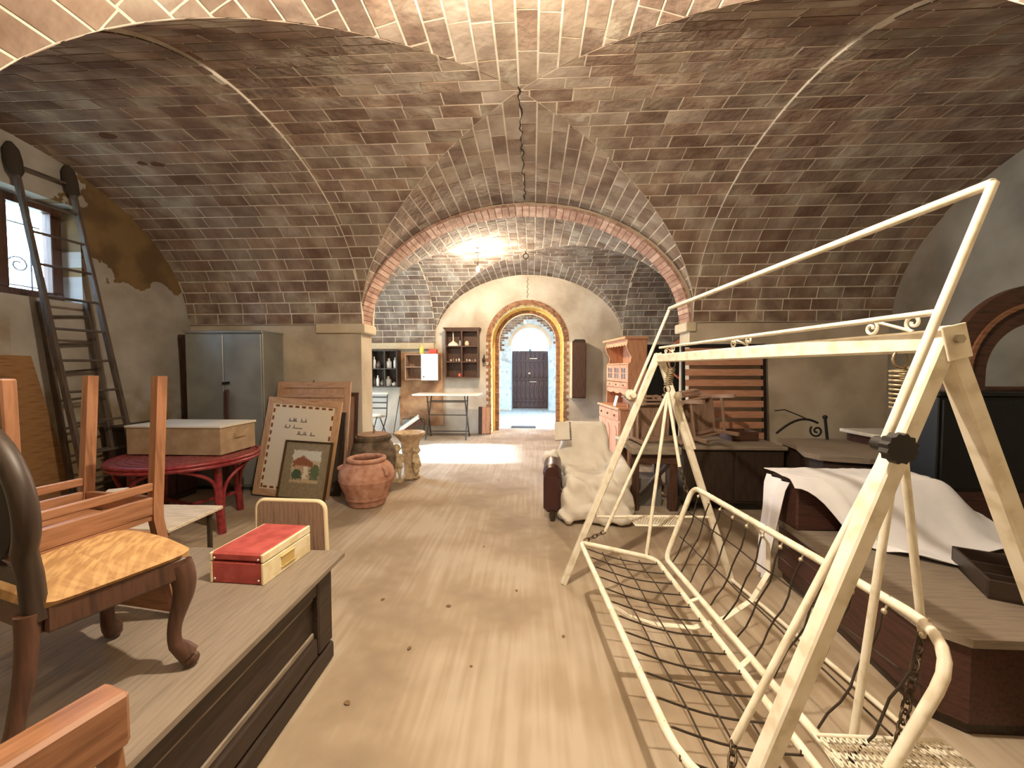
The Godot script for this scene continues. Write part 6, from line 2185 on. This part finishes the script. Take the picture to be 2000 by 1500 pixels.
func garden_swing() -> void:
	var o := thing("garden_swing", "cream metal garden swing seat frame with wire springs and no cushions", "garden swing", Vector3(1.02, 0, -1.9))
	var paint := tri_mat("cream paint", ntex("cream paint", 0.02, [c8(214, 204, 180), c8(232, 224, 204), c8(238, 231, 213), c8(240, 234, 218)], 4, 256, 2), Vector3(2, 2, 2), 0.45, false)
	var wire := plain(c8(64, 54, 44), 0.5, 0.5)
	var rust := plain(c8(110, 92, 70), 0.5, 0.6)
	var fa := Vector3(0.967, 1.567, -2.80)
	var na := Vector3(1.10, 1.567, -1.04)
	var feet := [[fa, Vector3(0.322, 0, -2.757)], [fa, Vector3(1.50, 0, -2.83)], [na, Vector3(0.50, 0, -1.0)], [na, Vector3(1.72, 0, -1.04)]]
	var g: G
	for k in 4:
		g = G.new()
		var top: Vector3 = feet[k][0] + Vector3((-0.004 if k < 2 else 0.02) if k % 2 == 0 else 0.02, 0.03 if k % 2 == 0 else -0.02, 0.0)
		g.bar(top, feet[k][1], 0.042, 0.046, 0.005, Vector3.BACK)
		part("leg", g, paint, o, "", true)
	g = G.new()
	g.bar(fa, na + (na - fa).normalized() * 0.0 + Vector3(0.012, 0, 0), 0.045, 0.055, 0.006)
	part("top_beam", g, paint, o, "", true)
	for q in [fa, na]:
		g = G.new()
		g.bar(q + Vector3(0.0, 0.035, 0.031 if q == na else -0.031), q + Vector3(0.02, -0.045, 0.031 if q == na else -0.031), 0.055, 0.006, 0.002, Vector3.BACK)
		part("bracket", g, paint, o, "", true)
		g = G.new()
		g.tube([q + Vector3(0.008, 0.002, 0.03 if q == na else -0.03), q + Vector3(0.008, 0.002, 0.044 if q == na else -0.044)], 0.011, 6)
		part("bolt", g, plain(c8(180, 172, 156), 0.35, 0.7), o, "", true)
	# canopy frame
	var kf := Vector3(0.79, 1.317, -2.77)
	var kn := Vector3(0.945, 1.318, -1.0)
	var tf := Vector3(1.025, 1.90, -2.77)
	var tn := Vector3(1.166, 1.927, -1.0)
	for q in [[kf, tf], [kn, tn]]:
		g = G.new()
		g.cyl(q[0], q[1], 0.0105, -1.0, 10)
		part("canopy_pole", g, paint, o, "", true)
		g = G.new()
		var side := -1.0 if q[0] == kf else 1.0
		g.cyl(q[0] + Vector3(0, 0, -side * 0.02), q[0] + Vector3(0, 0, side * 0.035), 0.018, -1.0, 10)
		var pts := []
		for k in 24: pts.append(Vector2((0.031 + 0.005 * (k % 2)) * cos(TAU * k / 24), (0.031 + 0.005 * (k % 2)) * sin(TAU * k / 24)))
		g.prism(pts, Transform3D(Basis(), q[0] + Vector3(-0.008, 0, 0.035 if side > 0 else -0.06)), 0.025)
		part("knob", g, plain(c8(36, 32, 30), 0.6) if side > 0 else paint, o, "", true)
	g = G.new()
	g.tube([tf, tn], [0.013, 0.0115], 10)
	part("canopy_rail", g, paint, o, "", true)
	g = G.new()
	g.cyl(Vector3(1.075, 1.315, -2.83), Vector3(1.075, 1.315, -2.74), 0.016, -1.0, 10)
	g.ball(Vector3(1.08, 1.315, -2.74), Vector3(0.028, 0.028, 0.024))
	part("knob", g, paint, o, "", true)
	g = G.new()
	g.cyl(Vector3(1.085, 1.30, -2.77), Vector3(1.21, 0.95, -2.78), 0.011, -1.0, 8)
	part("canopy_pole", g, paint, o, "", true)
	g = G.new()
	g.cyl(Vector3(0.965, 1.638, -2.775), Vector3(1.058, 1.632, -1.0), 0.008, -1.0, 8)
	part("trim_rail", g, paint, o, "", true)
	var dirv := (na - fa).normalized()
	for s in [0.10, 0.534, 0.93]:
		var c: Vector3 = fa.lerp(na, s) + Vector3(0, 0.0495, 0)
		g = G.new()
		var p := []
		for k in 61:
			var t := k / 60.0
			var x := 0.0
			var y := 0.0
			if t < 0.4:
				var a := 2.6 * PI * (t / 0.4)
				var r := lerpf(0.005, 0.0225, t / 0.4)
				x = -0.06 + r * cos(a - 0.1 * PI); y = -0.002 + r * sin(a - 0.1 * PI)
			elif t > 0.6:
				var a := 2.6 * PI * ((1.0 - t) / 0.4)
				var r := lerpf(0.005, 0.0225, (1.0 - t) / 0.4)
				x = 0.06 - r * cos(a - 0.1 * PI); y = 0.002 - r * sin(a - 0.1 * PI)
			else:
				var f := (t - 0.4) / 0.2
				x = lerpf(-0.06, 0.06, f); y = lerpf(0.021, -0.021, f)
			p.append(c + dirv * x + Vector3(0, y, 0))
		g.tube(p, 0.0042, 6)
		part("scroll", g, paint, o, "", true)
	# cross bars with mesh trays, and the rail along the floor
	for q in [[Vector3(0.52, 0.47, -2.775), Vector3(1.35, 0.47, -2.81)], [Vector3(0.67, 0.46, -1.01), Vector3(1.53, 0.46, -1.04)]]:
		g = G.new()
		g.cyl(q[0], q[1], 0.0095, -1.0, 8)
		part("cross_bar", g, paint, o, "", true)
	part("mesh_tray", mesh_tray(Vector3(0.76, 0.475, -2.79), Vector3(1.12, 0.475, -2.80), Vector3(1.06, 0.475, -2.62), Vector3(0.78, 0.475, -2.62), 18, 8), paint, o, "", true)
	part("mesh_tray", mesh_tray(Vector3(0.90, 0.465, -1.135), Vector3(1.24, 0.465, -1.135), Vector3(1.28, 0.465, -0.9), Vector3(0.88, 0.465, -0.9), 20, 10), paint, o, "", true)
	g = G.new()
	g.cyl(Vector3(1.49, 0.03, -2.83), Vector3(1.71, 0.03, -1.04), 0.012, -1.0, 8)
	part("floor_rail", g, paint, o, "", true)
	# seat and back
	var lerp3 := func(a: Vector3, b: Vector3, t: float) -> Vector3: return a.lerp(b, t)
	var round_loop := func(c: Array, rad: Array) -> Array:
		var out := []
		var n := c.size()
		for k in n:
			var P: Vector3 = c[k]
			var a: Vector3 = (c[(k - 1 + n) % n] - P).normalized()
			var b: Vector3 = (c[(k + 1) % n] - P).normalized()
			for q in 7:
				var t := q / 6.0
				var A: Vector3 = P + a * rad[k]
				var B: Vector3 = P + b * rad[k]
				out.append(A.lerp(P, t).lerp(P.lerp(B, t), t))
		return out
	var S := [Vector3(0.405, 0.42, -2.47), Vector3(0.52, 0.42, -0.99), Vector3(0.935, 0.35, -0.99), Vector3(0.85, 0.35, -2.42)]
	g = G.new()
	g.tube(round_loop.call(S, [0.05, 0.2, 0.05, 0.07]), 0.0145, 10, false, true)
	var seat := part("seat_frame", g, paint, o, "", true)
	var B := [Vector3(0.895, 0.375, -2.38), Vector3(0.99, 0.375, -1.05), Vector3(1.20, 0.80, -1.05), Vector3(1.055, 0.80, -2.40)]
	g = G.new()
	g.tube(round_loop.call(B, [0.05, 0.05, 0.14, 0.07]), 0.0145, 10, false, true)
	var back := part("back_frame", g, paint, o, "", true)
	for k in 13:
		var t := (k + 0.7) / 13.6
		var a: Vector3 = S[0].lerp(S[1], t)
		var b: Vector3 = S[3].lerp(S[2], t)
		var drop := 0.02
		g = G.new()
		var p := []
		for q in 9: p.append(a.lerp(b, 0.06 + 0.9 * q / 8.0) - Vector3(0, drop * sin(PI * q / 8.0), 0))
		g.tube(p, 0.0038, 5)
		part("seat_wire", g, wire, seat, "", true)
		for e in [[a, a.lerp(b, 0.07)], [b.lerp(a, 0.05), b]]:
			g = G.new()
			g.tube([e[0] + Vector3(0, 0.014, 0), e[0], e[1]], 0.003, 5)
			part("hook", g, rust, seat, "", true)
	for k in 3:
		var s := 0.27 + 0.24 * k
		g = G.new()
		var p := []
		for q in 12:
			var t := 0.03 + 0.93 * q / 11.0
			p.append(S[0].lerp(S[1], t).lerp(S[3].lerp(S[2], t), s) - Vector3(0, 0.02 * sin(PI * (s - 0.06) / 0.9) + 0.008 * sin(q * 2.0), 0))
		g.tube(p, 0.0034, 5)
		part("seat_wire", g, wire, seat, "", true)
	for k in 12:
		var t := (k + 0.75) / 12.5
		var a: Vector3 = B[0].lerp(B[1], t)
		var b: Vector3 = B[3].lerp(B[2], t)
		g = G.new()
		var p := []
		for q in 9: p.append(a.lerp(b, 0.04 + 0.88 * q / 8.0) + Vector3(0.018 * sin(PI * q / 8.0), 0, 0.008 * sin(q * 1.6 + k)))
		g.tube(p, 0.0038, 5)
		part("back_wire", g, wire, back, "", true)
		g = G.new()
		g.tube([b + Vector3(0, 0.016, 0), b, b.lerp(a, 0.09)], 0.0032, 5)
		g.ball(b.lerp(a, 0.075), Vector3(0.008, 0.01, 0.008), 8, 5)
		part("hook", g, plain(c8(196, 184, 160), 0.4, 0.6), back, "", true)
	for s in [0.33, 0.66]:
		g = G.new()
		var p := []
		for q in 12:
			var t := 0.02 + 0.95 * q / 11.0
			p.append(B[0].lerp(B[1], t).lerp(B[3].lerp(B[2], t), s) + Vector3(0.018 + 0.004 * sin(q * 2.2), 0, 0))
		g.tube(p, 0.0034, 5)
		part("back_wire", g, wire, back, "", true)
	for t in [0.32, 0.62]:      # links tying seat and back
		g = G.new()
		g.bar(S[3].lerp(S[2], t) + Vector3(0, 0.012, 0), B[0].lerp(B[1], t) + Vector3(0, 0.012, 0), 0.02, 0.006, 0.001)
		part("hinge_strap", g, paint, o, "", true)
	g = G.new()      # bowed flat support behind the back and under the seat
	var P := [Vector3(1.115, 0.79, -1.87), Vector3(1.185, 0.7, -1.87), Vector3(1.19, 0.56, -1.87), Vector3(1.12, 0.43, -1.87), Vector3(1.0, 0.34, -1.87), Vector3(0.86, 0.29, -1.87), Vector3(0.68, 0.30, -1.87), Vector3(0.56, 0.34, -1.86), Vector3(0.455, 0.41, -1.85)]
	for k in P.size() - 1: g.bar(P[k], P[k + 1], 0.03, 0.005, 0.001, Vector3(P[k + 1].y - P[k].y, -(P[k + 1].x - P[k].x), 0))
	part("support_strap", g, paint, o, "", true)
	# hangers
	var hang := [[Vector3(0.985, 1.535, -2.60), Vector3(0.965, 1.39, -2.60), [Vector3(0.56, 0.48, -2.50), Vector3(0.80, 0.365, -2.44), Vector3(1.0, 0.90, -2.47)], [Vector3(0.43, 0.43, -2.47), Vector3(0.815, 0.352, -2.425), Vector3(1.03, 0.74, -2.41)]], [Vector3(1.10, 1.535, -1.14), Vector3(1.10, 1.39, -1.135), [Vector3(0.67, 0.455, -1.115), Vector3(1.03, 0.40, -1.17), Vector3(1.24, 0.73, -1.2)], [Vector3(0.60, 0.40, -1.0), Vector3(0.985, 0.36, -1.1), Vector3(1.04, 0.40, -1.06)]]]
	for h in hang:
		part("spring", spring_coil(h[0] - Vector3(0, 0.035, 0), h[1]), plain(c8(150, 136, 110), 0.4, 0.6), o, "", true)
		for k in 3:
			g = G.new()
			g.cyl(h[1] - Vector3(0, 0.045, 0), h[2][k], 0.0105, -1.0, 9)
			part("hanger_rod", g, paint, o, "", true)
			part("chain", chain(h[2][k], h[3][k], 0.0), plain(c8(84, 70, 54), 0.45, 0.7), o, "", true)
